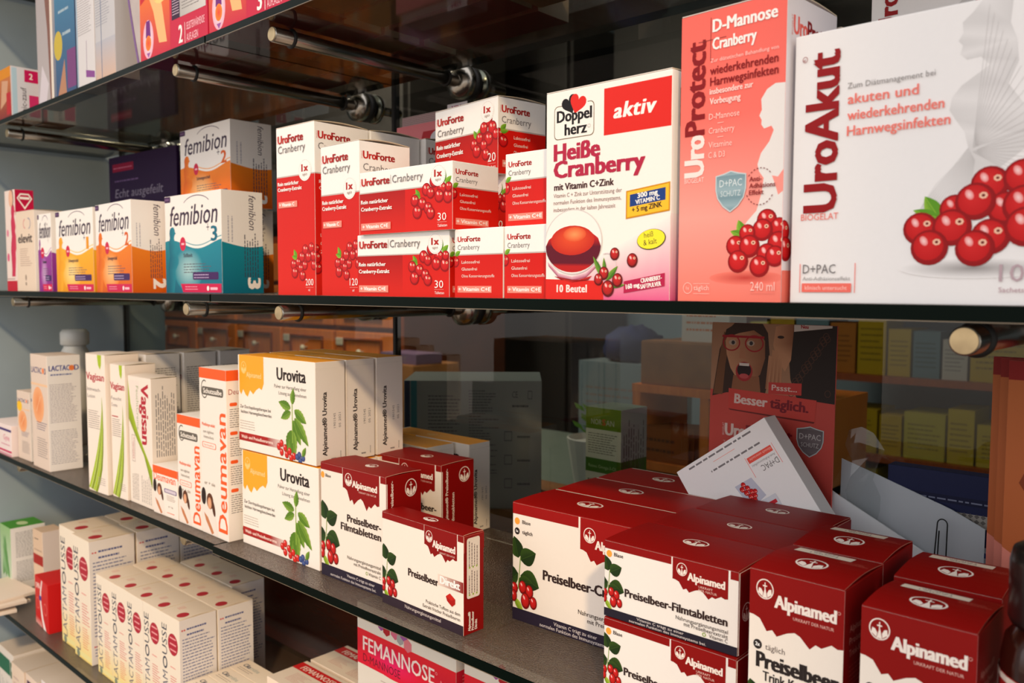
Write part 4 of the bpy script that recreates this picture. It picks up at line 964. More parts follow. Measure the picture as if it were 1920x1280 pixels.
# ------------------------------------------------------------------ the setting
S = .2743                      # distance between shelf tops
XW = -1.762                    # left wall
YP = .286                      # glass back of the display
structure(boxobj('wall_left', XW - .05, XW, -.30, .372, -1.30, 1.2, WALLP))
structure(boxobj('floor', -4.4, 1.8, -3.2, 2.7, -1.32, -1.30, FLOORM))
structure(boxobj('ceiling', -4.4, 1.8, .30, 2.7, 1.2, 1.25, CEILM))
structure(boxobj('wall_back', -4.4, 1.8, 2.4, 2.45, -1.30, 1.2, ROOMW))
structure(boxobj('wall_right', 1.55, 1.6, .30, 2.4, -1.30, 1.2, ROOMW))
structure(boxobj('wall_far_left', -4.3, -4.25, .30, 2.4, -1.30, 1.2, ROOMW))
structure(boxobj('wall_front', -4.3, XW - .05, .322, .372, -1.30, 1.2, WALLP))
structure(boxobj('added_sun_blocker', .97, 1.9, -1.12, -.92, -1.30, 2.6, WALLP))  # unseen pier added to keep the sun off the right-hand cartons
structure(boxobj('wall_above', XW, 1.6, .279, .30, .85, 1.25, WALLP))
structure(boxobj('wall_base', XW, 1.6, YP - .004, YP + .02, -1.30, -.30, WOODP, bev=.002))
for i, (a, b_) in enumerate(((XW, -.8895), (-.8855, .10), (.104, 1.55))):
    structure(boxobj('window_%d' % (i + 1), a, b_, YP, YP + .006, -.30, .85, PANE))
for i, x in enumerate((XW + .0035, -.8875, .102)):
    structure(boxobj('trim_%d' % (i + 1), x - .0025, x + .0025, YP - .002, YP + .008, -.30, .85, RUBBER))

def shelf(x0, x1, y0, z, label):
    """one sheet of patterned glass with a green front edge"""
    root = empty('glass_shelf', ((x0 + x1) / 2, .12, z - .008)); tag(root, label, 'shelf', None)
    ox, oy, oz = root.location
    bm = bmesh.new()
    for f in bx(bm, x0 - ox, x1 - ox, y0 - oy, .253 - oy, z - .008 - oz, z - oz):
        f.normal_update(); f.material_index = 0 if f.normal.z > .5 else 2 if f.normal.z < -.5 else 1
    mesh_obj('glass_sheet', bm, [SHELF, EDGE, SHELFB], root)
    boxobj('front_edge', x0 - ox, x1 - ox, y0 - oy - .0006, y0 - oy, z - .0078 - oz, z - .0004 - oz, EDGE, root)
    boxobj('ground_arris', x0 - ox, x1 - ox, y0 - oy - .0008, y0 - oy + .0004, z - .0082 - oz, z - .0077 - oz, RIM, root)
    return root
LV = {'top': 2 * S, 'upper': S - .0015, 'middle': 0.0, 'lower': -S, 'fourth': -2 * S, 'bottom': -3 * S}
SEAM = -.849
shelf(XW + .006, SEAM - .0015, 0, LV['upper'], 'dark glass shelf left of the joint, under the magenta carton marked 2')
shelf(SEAM + .0015, .02, 0, LV['upper'], 'dark glass shelf right of the joint, roofing the tall red cartons')
shelf(XW + .006, SEAM - .0015, 0, LV['top'], 'glass shelf above the top left packs, only its steel rod shows')
shelf(XW + .006, SEAM - .0015, 0, LV['middle'], 'glass shelf under the vitamin cartons with wave bands')
shelf(SEAM + .0015, .02, 0, LV['middle'], 'glass shelf under the red and white cranberry cartons')
shelf(XW + .006, SEAM - .0015, 0, LV['lower'], 'dull glass shelf under the lotion cartons, ending at a step')
shelf(SEAM + .0015, .02, -.004, LV['lower'], 'glittering glass shelf under the dark red cartons')
shelf(XW + .006, SEAM - .0015, 0, LV['fourth'], 'glass shelf under the rows of cream mousse cartons')
shelf(SEAM + .0015, .02, 0, LV['fourth'], 'glass shelf under the lying carton with red band')
shelf(XW + .006, SEAM - .0015, 0, LV['bottom'], 'lowest glass shelf, under the carton with a green label')

def rod_proto():
    r = empty('support_rod'); rr = .0076
    bm = bmesh.new(); lathe(bm, [(rr * .9, .0), (rr, .0012), (rr, .262)], 24, 'Y'); mesh_obj('bar', bm, STEEL, r, True)
    bm = bmesh.new(); lathe(bm, [(rr * .05, -.0006), (rr * .86, -.0006), (rr * .93, .0008)], 28, 'Y'); mesh_obj('end_cap', bm, STEELCAP, r)
    for y in (.022, .232):
        bm = bmesh.new()
        lathe(bm, [(rr, y - .0018), (rr + .0018, y - .0012), (rr + .0022, y), (rr + .0018, y + .0012), (rr, y + .0018)], 24, 'Y'); mesh_obj('rubber_ring', bm, RUBBER, r, True)
    bm = bmesh.new(); lathe(bm, [(.0035, .246), (.012, .247), (.0205, .252), (.0205, .262), (.019, .264)], 32, 'Y', (0, 0, 0)); mesh_obj('mounting_disc', bm, STEEL, r, True)
    bm = bmesh.new(); lathe(bm, [(.0195, .264), (.0195, .2738)], 28, 'Y'); mesh_obj('rubber_washer', bm, RUBBER, r, True)
    bm = bmesh.new(); lathe(bm, [(.0195, .2805), (.0195, .288), (.006, .289), (.006, .33), (.0035, .331)], 28, 'Y'); mesh_obj('rear_boss', bm, STEEL, r, True)
    return Kind(r)
ROD = rod_proto()
for lv, items in (('upper', ((-1.53, 'steel shelf rod above the purple booklet'), (-.943, 'steel shelf rod under the upper shelf just left of the glass joint'), (-.740, 'steel shelf rod under the upper shelf just right of the glass joint'), (-.11, 'steel shelf rod above the coral carton, hidden by it'))),
                  ('middle', ((-1.53, 'steel shelf rod at the left wall under the vitamin cartons'), (-.930, 'steel shelf rod below the carton numbered 3'), (-.735, 'steel shelf rod below the tall red syrup cartons'), (-.1150, 'steel shelf rod seen end on as a shiny round disc'))),
                  ('top', ((-1.53, 'steel shelf rod in the top left corner'),)),
                  ('lower', ((-1.53, 'steel shelf rod under the lower shelf behind the green carton'), (-.95, 'steel shelf rod under the lower shelf behind the mousse cartons')))):
    for x, lab in items:
        r = ROD.get(); r.location = (x, .012, LV[lv] - .008 - .0098); tag(r, lab, 'rod')

# ------------------------------------------------------------------ middle shelf
Z0 = 0.0
K_uf30, K_ufs = Kind(uf30()), Kind(ufsachet())
def P(k, lab, x, y, z, yaw=0, cat='carton', group=None, scale=None):
    o = k.get()
    if scale: o.scale = scale
    tag(o, lab, cat, group); put(o, x, y, z, yaw); return o
h30 = .0535
P(K_uf30, 'red and white 30 tablet carton lying at the bottom front of its stack', -.6054, .0116, Z0, 1.3)
P(K_uf30, 'red and white 30 tablet carton lying second from bottom in its stack', -.5975, .0085, h30, .9)
P(K_uf30, 'red and white tablet carton hidden at the back of the stack', -.6187, .0935, Z0, 2.2)
P(K_uf30, 'red and white tablet carton half hidden under the 20 sachet carton', -.6187, .0935, h30, 2.2)
# end-on cartons: turned so that the end panel looks forward
def end_on(lab, x, y, z, sy=1.0):
    o = K_uf30.get(); o.scale = (1, sy, 1); tag(o, lab, 'carton'); o.rotation_euler = (0, 0, -math.pi / 2)
    o.location = (x + .053 * sy / 2, y + .058, z); return o
end_on('red and white carton end on, right beside the bottom 30 carton', -.4832, .0142, Z0, .99)
end_on('red and white carton end on at the foot, touching the tea carton', -.4295, .0144, Z0, .9)
end_on('red and white carton end on, upper one beside the tea carton', -.4315, .0175, h30, .9)
P(K_ufs, 'red and white 20 sachet carton on top of the stack', -.5985, .0985, 2 * h30, -7.0)
k200 = Kind(uftall(64.7, 65, 165.6, '200', 116.5)); k120 = Kind(uftall(60.8, 58, 138.7, '120', 93))
P(k200, 'tall red and white 200 ml syrup carton, leftmost of the red ones', -.7499, .0211, Z0, .8)
P(k200, 'tall red and white carton standing behind the 200 ml carton', -.7502, .0895, Z0, 0)
P(k200, 'tall red and white carton farthest back behind the 120 ml carton', -.7435, .1575, Z0, 0)
P(k120, 'red and white 120 ml syrup carton, shorter than its left neighbour', -.6723, .0202, Z0, -1.3)
P(Kind(doppel()), 'white hot cranberry carton with tea cup and two hearts', -.38, .0038, Z0, -.8, 'tea carton')
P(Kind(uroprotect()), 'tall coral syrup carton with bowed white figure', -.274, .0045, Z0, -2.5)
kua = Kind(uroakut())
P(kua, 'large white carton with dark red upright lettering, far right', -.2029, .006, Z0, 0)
P(kua, 'white carton hidden behind the large white cranberry carton', -.222, .125, Z0, 0)
P(kua, 'small white carton peeping above the large one, top right', -.2165, .155, .1460, 0, scale=(.7, .7, .7))
P(Kind(text_carton(60, 40, 164, 3, (236, 226, 222))), 'pale carton with open flap behind the coral carton', -.262, .069, Z0, -2)

TE, TEL, TES = (20, 132, 150), (170, 206, 206), (10, 104, 128)
OR, ORL, ORS = (232, 126, 30), (246, 200, 140), (214, 92, 14)
kf3 = Kind(femibion(140, 55, 122.5, '3', TE, TEL, TES)); kf2 = Kind(femibion(124, 44, 119, '2', OR, ORL, ORS)); kf2b = Kind(femibion(140, 60, 112, '2', OR, ORL, ORS))
kf1 = Kind(femibion(134, 50, 118.5, '1', (240, 172, 40), (250, 220, 150), (228, 150, 20))); kfp = Kind(femibion(55, 50, 119, '', (150, 60, 150), (206, 170, 210), (130, 40, 130)))
P(kf3, 'vitamin carton with teal wave and number 3, in front', -1.0626, .0511, Z0, 1.0)
P(kf2, 'vitamin carton with orange wave and number 2, on the shelf', -1.209, .0216, Z0, -2.0)
P(kf2b, 'orange wave carton standing behind the teal one', -1.1665, .1245, Z0, .8)
P(kf2b, 'orange wave carton marked 2 raised above the teal one', -1.1497, .1160, .1125, -.5)
P(kf1, 'vitamin carton with yellow wave and number 1', -1.3588, .0216, Z0, 1.0)
P(kfp, 'narrow vitamin carton with purple wave', -1.4337, .0212, Z0, .5)
def elevit():
    b = Box(76, 50, 128, (226, 206, 186), faces={'R': (236, 228, 222)})
    b.face('F').part('lettering'); b.text('elevit', 8, 78, 14, (60, 46, 46), fit=58, b=.05); b.micro(14, 40, 66, 70, 6, (170, 140, 126), seed=3, ragged=.5)
    b.part('heart_emblem'); b.ring(40, 108, 9, 8, 1.4, (206, 70, 90), a0=100, a1=260); b.ring(52, 108, 9, 9, 1.4, (70, 90, 150), a0=-80, a1=100)
    b.ell(36, 22, 3, 5, (150, 130, 116)); b.ell(36, 12, 3, 3, (150, 130, 116)); b.lid((236, 226, 216), .8); return b.make('vitamin_carton')
P(Kind(elevit()), 'cream vitamin carton with black lettering and heart outline', -1.5293, .0201, Z0, 2.0)
def leftmost():
    b = Box(50, 28, 166, (232, 214, 206), faces={'R': (226, 210, 206)})
    b.face('F'); pregnant(b, 18, 24, 118, (204, 52, 84), (190, 40, 80)); b.part('lettering'); b.micro(2, 18, 48, 23, 1, (150, 110, 110), seed=1); b.ell(10, 96, 5, 6, (220, 120, 150)); b.ell(10, 56, 6, 7, (214, 90, 130)); b.part('foot_band'); b.rect(0, 0, 50, 17, (190, 24, 50)); b.part('figure_print'); b.ell(30, 152, 10, 14, (226, 170, 140), (236, 190, 160)); b.ring(32, 152, 12, 16, 3, (96, 60, 40), a0=-60, a1=90)
    b.face('R').part('magenta_panel'); b.rect(0, 124, 28, 166, (184, 12, 62)); b.part('emblem'); b.poly([(3, 152), (8, 160), (21, 160), (26, 152), (14.5, 134)], WHITE); b.poly([(5, 152), (9, 157.6), (20, 157.6), (24, 152), (14.5, 137.6)], (184, 12, 62)); b.rect(7, 150.6, 22, 154.4, WHITE)
    return b.make('supplement_carton')
P(Kind(leftmost()), 'pale carton with crimson figure and magenta diamond, leftmost', -1.581, .0201, Z0, 0)
def purple_book():
    b = Box(238, 6, 165, (44, 18, 62)); b.face('F').part('lettering'); b.rect(14, 138, 92, 152, (150, 16, 60)); b.micro(18, 142, 88, 148, 1, (214, 120, 150), seed=2); b.text('Echt ausgefeilt', 22, 92, 15, (150, 140, 160), fit=170, sh=.2); b.micro(22, 118, 130, 126, 1, (120, 90, 140), seed=4)
    return b.make('booklet')
o = P(Kind(purple_book()), 'dark purple booklet leaning behind the orange carton', -1.583, .192, Z0 + .075, 3, 'booklet')
def plain(W, D, H, col, lab_col=None, name='carton_box', rows=6, seed=1):
    b = Box(W, D, H, col); b.face('F').part('lettering'); b.micro(W * .1, H * .2, W * .9, H * .8, rows, lab_col or (130, 120, 116), seed=seed); return b.make(name)
P(Kind(plain(240, 40, 75, (150, 140, 136), rows=4)), 'grey carton under the purple booklet, behind the orange one', -1.583, .176, Z0, 3)
def pinkbox():
    b = Box(120, 40, 32, (214, 120, 126)); b.face('F').part('red_panel'); b.poly([(40, 2), (118, 2), (118, 22), (48, 22)], (176, 30, 40)); b.part('figure_print'); b.ell(72, 12, 12, 9, (200, 196, 200)); b.ell(92, 12, 7, 7, (60, 40, 50)); return b.make('leaflet_box')
P(Kind(plain(120, 27, 166, (190, 180, 176), name='supply_carton')), 'pale carton under the pink box in the shade', -.792, .2255, Z0, 0)
P(Kind(pinkbox()), 'pink box in the shade behind the syrup cartons', -.792, .2115, .1665, 0, 'box')
def greybook():
    b = Box(110, 34, 11, (150, 124, 126), faces={'F': (176, 150, 150)}); b.face('F').part('page_edges')
    for i in range(5): b.rect(0, 1.4 + i * 2, 110, 2 + i * 2, (130, 100, 104))
    b.rect(84, 0, 100, 11, (60, 30, 40)); return b.make('booklet_stack')
P(Kind(greybook()), 'grey pink booklets lying on the pink box', -.786, .2150, .1990, 0, 'booklets')
def neu():
    b = Box(32, 1.6, 15, (206, 200, 204)); b.face('F').part('lettering'); b.text('NEU', 8, 6, 6, (150, 30, 90), b=.05); b.rect(2, 2.6, 30, 3.8, (150, 30, 90)); return b.make('price_card')
P(Kind(neu()), 'small white card with pink lettering on the booklets', -.7040, .2122, .1986, 0, 'card')

# ------------------------------------------------------------------ lower shelf
Z1 = LV['lower']
kb = Kind(alpi_big()); kfl = Kind(alpi_flat()); kt = Kind(alpi_tall()); kv = Kind(alpi_vertical(100, 42, 111.4)); ku = Kind(urovita())
P(kb, 'large dark red tablet carton, front one left of the stack', -.4726, .0715, Z1, 2.2)
P(kb, 'large dark red tablet carton, second one back', -.4742, .1335, Z1, 1.6)
P(kb, 'large dark red tablet carton at the very back', -.4745, .1945, Z1, 0.6, scale=(.93, .96, 1))
hf = .0546
for i, (y, w1, w2) in enumerate(((.0195, 'front, lower tier', 'front, upper tier'), (.0775, 'second row, lower tier', 'second row, upper tier'), (.1355, 'third row, lower tier', 'third row, upper tier'))):
    P(kfl, 'dark red flat film tablet carton in the stack, ' + w1, -.3382, y, Z1, 0)
    P(kfl, 'dark red flat film tablet carton in the stack, ' + w2, -.3387 + .002 * i, y + .0005, Z1 + hf, 1.0 - .5 * i)
P(kt, 'dark red drink concentrate carton, front left of the four', -.2239, .0075, Z1, -.2)
P(kt, 'dark red drink concentrate carton, back left of the four', -.2245, .0675, Z1, 1.0)
P(kt, 'dark red drink concentrate carton, front right of the four', -.1574, .0024, Z1, -.2, scale=(1, .88, .968))
P(kt, 'dark red drink concentrate carton, back right of the four', -.1597, .0595, Z1, 1.2, scale=(1, 1, .975))
P(kv, 'upright dark red and white film tablet carton, in front', -.6859, .0254, Z1, .4)
P(kv, 'upright dark red and white film tablet carton, farther back', -.7033, .1089, Z1, 2.0, scale=(.97, 1.12, .945))
P(Kind(alpi_direkt()), 'slim dark red and white carton nearest the shelf edge', -.5833, .0194, Z1, -1.5)
hu = .1035
P(ku, 'white herbal powder carton with orange top, lower front', -.8362, .0257, Z1, .8, 'carton')
P(ku, 'white herbal powder carton with orange top, upper front', -.8404, .0255, Z1 + hu + .0014, 1.0)
for i in (1, 2):
    P(ku, 'white herbal powder carton hidden in the lower tier, row ' + ('two' if i == 1 else 'three'), -.8390, .0270 + .0385 * i, Z1, .4)
    P(ku, 'white herbal powder carton in the upper tier, ' + ('second of three' if i == 1 else 'hindmost of three'), -.8420, .0270 + .0385 * i, Z1 + hu + .0014, .4)
P(ku, 'orange topped carton in the shade, nearer of two by the pane', -.8420, .1720, Z1, 0, scale=(1.02, 1.18, 1))
P(ku, 'orange topped carton in the shade, right against the pane', -.8180, .2180, Z1, 0, scale=(1.0, .95, 1))
P(Kind(deumavan(62.5, 46, 191)), 'tall white ointment carton with orange band beside the powder cartons', -.9085, .0148, Z1, -1.0)
P(Kind(deumavan(56.5, 46, 131)), 'medium ointment carton with orange band and round badge', -.9662, .0150, Z1, 0)
P(Kind(deumavan(64, 33, 60.4, False)), 'smallest ointment carton with orange band, lying low', -1.0331, .0143, Z1, 1.0)
P(Kind(vagisan(58, 46.5, 190, 'a')), 'tallest lotion carton with red lettering and green swoosh', -1.214, .0050, Z1, 2.5)
P(Kind(vagisan(43, 41.6, 179, 'b')), 'narrow lotion carton with red lettering and green swoosh', -1.1523, .0127, Z1, 2.0)
P(Kind(vagisan(68.5, 33.4, 166.4, 'turned')), 'cream carton with red lettering running down its front', -1.1072, .0173, Z1, -.5)
kw = Kind(text_carton(62, 49, 188, 5))
for i, t in enumerate(('nearest', 'middle', 'farthest')):
    P(kw, 'white carton with small print on its side, %s of three' % t, -1.2155 + .003 * i, .0605 + .0535 * i, Z1, .8)
P(Kind(lactacyd(75, 47.5, 177)), 'tall wash lotion carton with orange oval picture', -1.4432, .0074, Z1, -.9)
P(Kind(lactacyd(56.5, 44, 112, True)), 'small wash lotion carton with yellow and orange picture', -1.5269, .0117, Z1, 1.0)
def gyne():
    b = Box(112, 45, 51.5, (232, 216, 212)); b.face('F').part('stripe'); b.rect(0, 41, 112, 45, (64, 40, 110)); b.rect(0, 6, 112, 9.4, (196, 40, 90)); b.rect(0, 0, 112, 4, (206, 150, 160)); b.part('lettering'); b.text('Gyne', 72, 26, 9, (206, 60, 110), fit=30); b.micro(60, 16, 104, 22, 1, (206, 130, 150), seed=2)
    return b.make('suppository_carton')
P(Kind(gyne()), 'low white carton with purple and pink stripes, far left', -1.644, .0030, Z1, 0)
def tiny():
    b = Box(34, 24, 82, (222, 210, 202)); b.face('F').part('lettering'); b.micro(4, 24, 30, 76, 6, (90, 140, 160), rot=True, seed=3); b.part('orange_mark'); b.rect(4, 3, 30, 9, (206, 84, 40)); return b.make('sample_carton')
P(Kind(tiny()), 'tiny white carton squeezed behind the tallest lotion carton', -1.337, .058, Z1, 0)
jar = empty('lotion_bottle', (-1.585, .125, Z1)); tag(jar, 'white round capped bottle behind the tall orange oval carton', 'bottle')
bm = bmesh.new(); lathe(bm, [(.001, 0), (.021, 0), (.023, .003), (.023, .165), (.018, .175), (.018, .178)], 28); mesh_obj('body', bm, WHITEPL, jar, True)
bm = bmesh.new(); lathe(bm, [(.021, .178), (.0235, .18), (.0235, .2), (.019, .206), (.001, .207)], 28); mesh_obj('cap', bm, WHITEPL, jar, True)

# brown bottle at the right edge
bot = empty('syrup_bottle', (-.0655, .022, Z1)); tag(bot, 'brown bottle with black cap and red label, right edge', 'bottle')
bm = bmesh.new(); lathe(bm, [(.001, 0), (.027, 0), (.030, .003), (.030, .103), (.0285, .113), (.022, .122), (.0195, .126), (.0195, .130)], 40); mesh_obj('body', bm, BROWNGL, bot, True)
bm = bmesh.new(); lathe(bm, [(.0215, .121), (.0265, .1215), (.0275, .124), (.0275, .151), (.0262, .157), (.020, .161), (.001, .162)], 40); mesh_obj('cap', bm, BLACKPL, bot, True)
def label_wrap(name, r, z0, z1, a0, a1, col, par, n=24):
    vs, fs = [], []
    for i in range(n + 1):
        a = R(a0 + (a1 - a0) * i / n)
        for z in (z0, z1): vs.append((r * math.cos(a), r * math.sin(a), z))
    for i in range(n): fs.append((2 * i, 2 * i + 2, 2 * i + 3, 2 * i + 1))
    me = bpy.data.meshes.new(name); me.from_pydata(vs, [], fs); a = me.attributes.new('Col', 'FLOAT_COLOR', 'POINT')
    for i in range(len(vs)): a.data[i].color = rgba(col)
    me.materials.append(GLOSSY); o = bpy.data.objects.new(name, me); COL.objects.link(o); o.parent = par; return o
label_wrap('paper_label', .0303, .006, .098, -240, 60, (150, 24, 22), bot)
label_wrap('white_edge', .0305, .0945, .0975, -240, 60, (214, 200, 186), bot)
label_wrap('side_print', .0306, .070, .098, 170, 200, (206, 196, 184), bot)

# things at the back of the lower shelf, right half
def flyer():
    b = Box(112, 2.2, 252, (214, 96, 86))
    f = b.face('F').part('photo_print')
    SK, SKD, HR = (206, 150, 112), (150, 96, 64), (58, 34, 22)
    b.rect(0, 186, 112, 252, (176, 132, 100)); b.rect(0, 0, 112, 192, (196, 62, 54), (206, 76, 66))
    b.poly([(2, 186), (4, 200), (8, 228), (16, 246), (22, 252), (48, 252), (53, 244), (55, 226), (54, 200), (52, 192), (16, 190)], HR)
    b.poly([(3, 188), (6, 210), (12, 244), (18, 240), (14, 215), (12, 188)], (120, 76, 44))
    b.poly([(13.5, 236), (18, 246), (30, 250), (44, 247), (50.5, 237), (51, 222), (47, 208), (40, 201), (33, 199), (26, 202), (19, 212), (15, 224)], [SK, SK, SK, SKD, SKD, SKD, SKD, SKD, SK, SK, SK, SK])
    b.poly([(22, 206), (20, 190), (48, 190), (46, 206)], SKD)
    b.poly([(12, 238), (14, 246), (24, 252), (48, 252), (53, 242), (50, 240), (40, 246), (26, 243), (18, 240)], HR)
    for x in (20.4, 37.4): b.ell(x, 234.6, 3.6, 2.5, (196, 172, 154), n=14); b.ell(x + .5, 234.6, 1.7, 1.8, (54, 46, 50), n=12)
    for x0, x1 in ((11, 27.6), (32, 49.4)): b.ring((x0 + x1) / 2, 234.4, (x1 - x0) / 2, 7.4, 1.2, (170, 18, 34), n=24)
    b.rect(10.4, 239, 49.8, 241, (170, 18, 34)); b.poly([(28, 230), (32, 230), (33.4, 221), (27, 221)], (186, 126, 92))
    b.ell(32, 209.6, 8, 8.6, (176, 44, 46), n=20); b.ell(32, 211, 6.6, 6.4, (38, 12, 14), n=20); b.rect(27.4, 214.6, 36.6, 217, (236, 226, 216)); b.ell(32, 205.6, 4.4, 2.2, (206, 84, 86))
    b.poly([(112, 188), (112, 252), (76, 252), (74, 240), (72, 226), (74, 206), (80, 190)], (38, 23, 19))
    for i in range(22): b.ring(75 + (i * 7.3) % 32, 194 + (i * 11.7) % 50, 2.6, 3, .5, (90, 54, 38), n=12)
    b.poly([(60, 250), (70, 252), (76, 252), (75, 236), (74, 222), (69, 212), (62, 222), (58, 234)], [SK, SK, SKD, SKD, SK, SK, SK, SK]); b.ell(64.6, 241, 3, 1.3, (50, 30, 26), n=12)
    for i in range(4): b.poly([(52 + i * 3.6, 196), (55.4 + i * 3.6, 196), (57.4 + i * 3, 226 + (3 if i in (1, 2) else -2)), (54.4 + i * 3, 227 + (3 if i in (1, 2) else -2))], [SKD, SK, SK, SK])
    b.part('white_tag'); b.poly([(76, 246), (108, 250), (108, 252), (76, 252)], (226, 216, 210)); b.text('Neu', 82, 249, 3, (170, 20, 40), b=.05)
    b.part('caption_slip'); b.poly([(18, 176), (96, 172), (97, 190), (18, 194)], (212, 70, 60)); b.poly([(18, 176), (96, 172), (95, 170.6), (20, 174.8)], (110, 30, 26)); b.poly([(55, 192), (84, 193), (84, 203), (55, 202)], (206, 62, 56))
    b.text('Pssst...', 58, 195.4, 4.8, (236, 206, 198), fit=22, b=.03)
    b.text('Besser', 24, 181.4, 8.2, (236, 206, 198), fit=30, b=.05, rot=-2); b.text('täglich.', 57, 180.2, 8.4, (128, 14, 34), fit=33, b=.05, rot=-2)
    b.part('lettering'); b.text('BIOGELAT', 15, 152, 2, (236, 190, 182), fit=11, rot=90); b.text('Uro', 16, 152, 10.6, (236, 206, 198), fit=19, b=.05); b.text('Protect', 36, 152, 10.6, (140, 16, 30), fit=41, b=.05)
    b.text('Zur diätetischen', 14, 144, 3.2, (236, 170, 160)); b.micro(14, 136, 60, 141, 1, (150, 30, 36), seed=2)
    shield(b, 81, 168, 23, 26, (104, 92, 96), (120, 108, 112)); b.text('D+PAC', 92.5, 157, 4.6, (206, 200, 200), al='c', fit=18); b.text('SCHUTZ', 92.5, 150.6, 3.6, (196, 190, 190), al='c', fit=15)
    b.part('bottle_picture'); b.poly([(86, 42), (106, 42), (106, 76), (100, 86), (92, 86), (86, 76)], (46, 22, 18)); b.rect(90, 86, 102, 94, (190, 186, 196)); b.rect(82, 100, 98, 110, (120, 30, 40)); b.text('Protect', 84, 103, 3.2, (236, 190, 180), fit=13)
    for calls in b.parts.values():
        for c in calls: c[2][:] = [tuple(int(q * .84) for q in k) for k in c[2]]      # shade at the back of the shelf put into the print colours
    return b.make('display_card')
fl = P(Kind(flyer()), 'coral display card with a shouting woman in red glasses', -.3760, .2260, Z1, .5, 'display card')
fl.rotation_euler = (R(-1.2), 0, R(1.0))
ua2 = tag(tipped(), 'white carton tipped upside down over the dark red cartons', 'carton')
ph = R(215.4); ux, vx = Vector((math.cos(ph), 0, math.sin(ph))), Vector((-math.sin(ph), 0, math.cos(ph)))
ua2.matrix_world = Matrix.Translation(Vector((-.3080, .1960, -.0975)) + ux * .050 + Vector((0, .010, 0))) @ Matrix((ux, Vector((0, 1, 0)), vx)).transposed().to_4x4()
ws = boxobj('white_sheet', -.062, .062, -.001, .001, -.035, .035, mat('white_paper_sheet', (214, 218, 224), .7), None); ws.location = (-.251, .236, -.206); ws.rotation_euler = (R(-4), R(27), R(2)); tag(ws, 'white sheet slanting down beside the coral display card', 'paper')
gr = empty('grey_envelope', (-.2060, .2520, Z1)); tag(gr, 'large pale grey envelope curved against the blue pack', 'envelope')
vs, fs = [], []
n = 14
for k, t in enumerate((0, .0012)):
    for i in range(n + 1):
        u = i / n; x = -.062 + .112 * u; y = .0035 * math.cos(u * 3) - .014 * max(0, u - .75) + t
        vs += [(x, y, 0), (x, y + .004, .139 - .034 * u - .012 * max(0, u - .8))]
m = 2 * (n + 1)
for i in range(n):
    fs += [(2 * i, 2 * i + 2, 2 * i + 3, 2 * i + 1), (m + 2 * i, m + 2 * i + 1, m + 2 * i + 3, m + 2 * i + 2), (2 * i + 1, 2 * i + 3, m + 2 * i + 3, m + 2 * i + 1), (2 * i, m + 2 * i, m + 2 * i + 2, 2 * i + 2)]
fs += [(0, 1, m + 1, m), (2 * n, m + 2 * n, m + 2 * n + 1, 2 * n + 1)]
me = bpy.data.meshes.new('sheet'); me.from_pydata(vs, [], fs); me.materials.append(mat('grey_paper', (176, 182, 190), .75))
o = bpy.data.objects.new('sheet', me); COL.objects.link(o); o.parent = gr
def navy():
    b = Box(92, 16, 140, (24, 30, 66)); b.face('F').part('print_band'); b.rect(20, 100, 92, 110, (150, 146, 140)); b.rect(20, 116, 92, 122, (18, 22, 52)); b.micro(24, 117, 90, 121, 1, (110, 116, 140), seed=3)
    for i in range(16):
        for j in range(2): b.poly([(22 + i * 4.4, 103 + j * 4), (24 + i * 4.4, 104.8 + j * 4), (22 + i * 4.4, 106.6 + j * 4), (20.2 + i * 4.4, 104.8 + j * 4)], (96, 92, 90))
    b.part('striped_label'); b.rect(60, 44, 92, 86, (170, 178, 190))
    for i in range(5): b.rect(60, 46 + i * 8, 92, 50 + i * 8, (36, 62, 120))
    b.text('48', 84, 45, 3, (200, 206, 214)); return b.make('plaster_pack')
P(Kind(navy()), 'navy blue pack with dotted strip behind the grey envelope', -.2300, .2585, Z1, 0, 'pack')
# paperclip
cu = bpy.data.curves.new('wire_loop', 'CURVE'); cu.dimensions = '3D'; cu.bevel_depth = .0007; cu.bevel_resolution = 2
sp = cu.splines.new('POLY'); pts = []
for a in range(0, 181, 20): pts.append((.0052 * math.cos(R(180 - a)), 0, .040 + .0052 * math.sin(R(180 - a))))
pts = [(-.0062, 0, .004)] + pts + [(.0058, 0, .006)]
for a in range(0, 181, 30): pts.append((.001 + .0046 * math.cos(R(-a)), .0016, .005 + .0046 * math.sin(R(-a))))
pts += [(-.0036, .0016, .032)]
sp.points.add(len(pts) - 1)
for p, q in zip(sp.points, pts): p.co = (*q, 1)
tmp = bpy.data.objects.new('tmp', cu); COL.objects.link(tmp)
me = bpy.data.meshes.new_from_object(tmp.evaluated_get(bpy.context.evaluated_depsgraph_get())); bpy.data.objects.remove(tmp)
me.materials.append(WIRE)
clip = bpy.data.objects.new('paper_clip', me); COL.objects.link(clip); clip.scale = (.72, .72, .72); clip.location = (-.1845, .2430, -.2010); clip.rotation_euler = (R(-4), 0, R(-8)); tag(clip, 'dark wire paper clip on the grey envelope', 'paper clip')
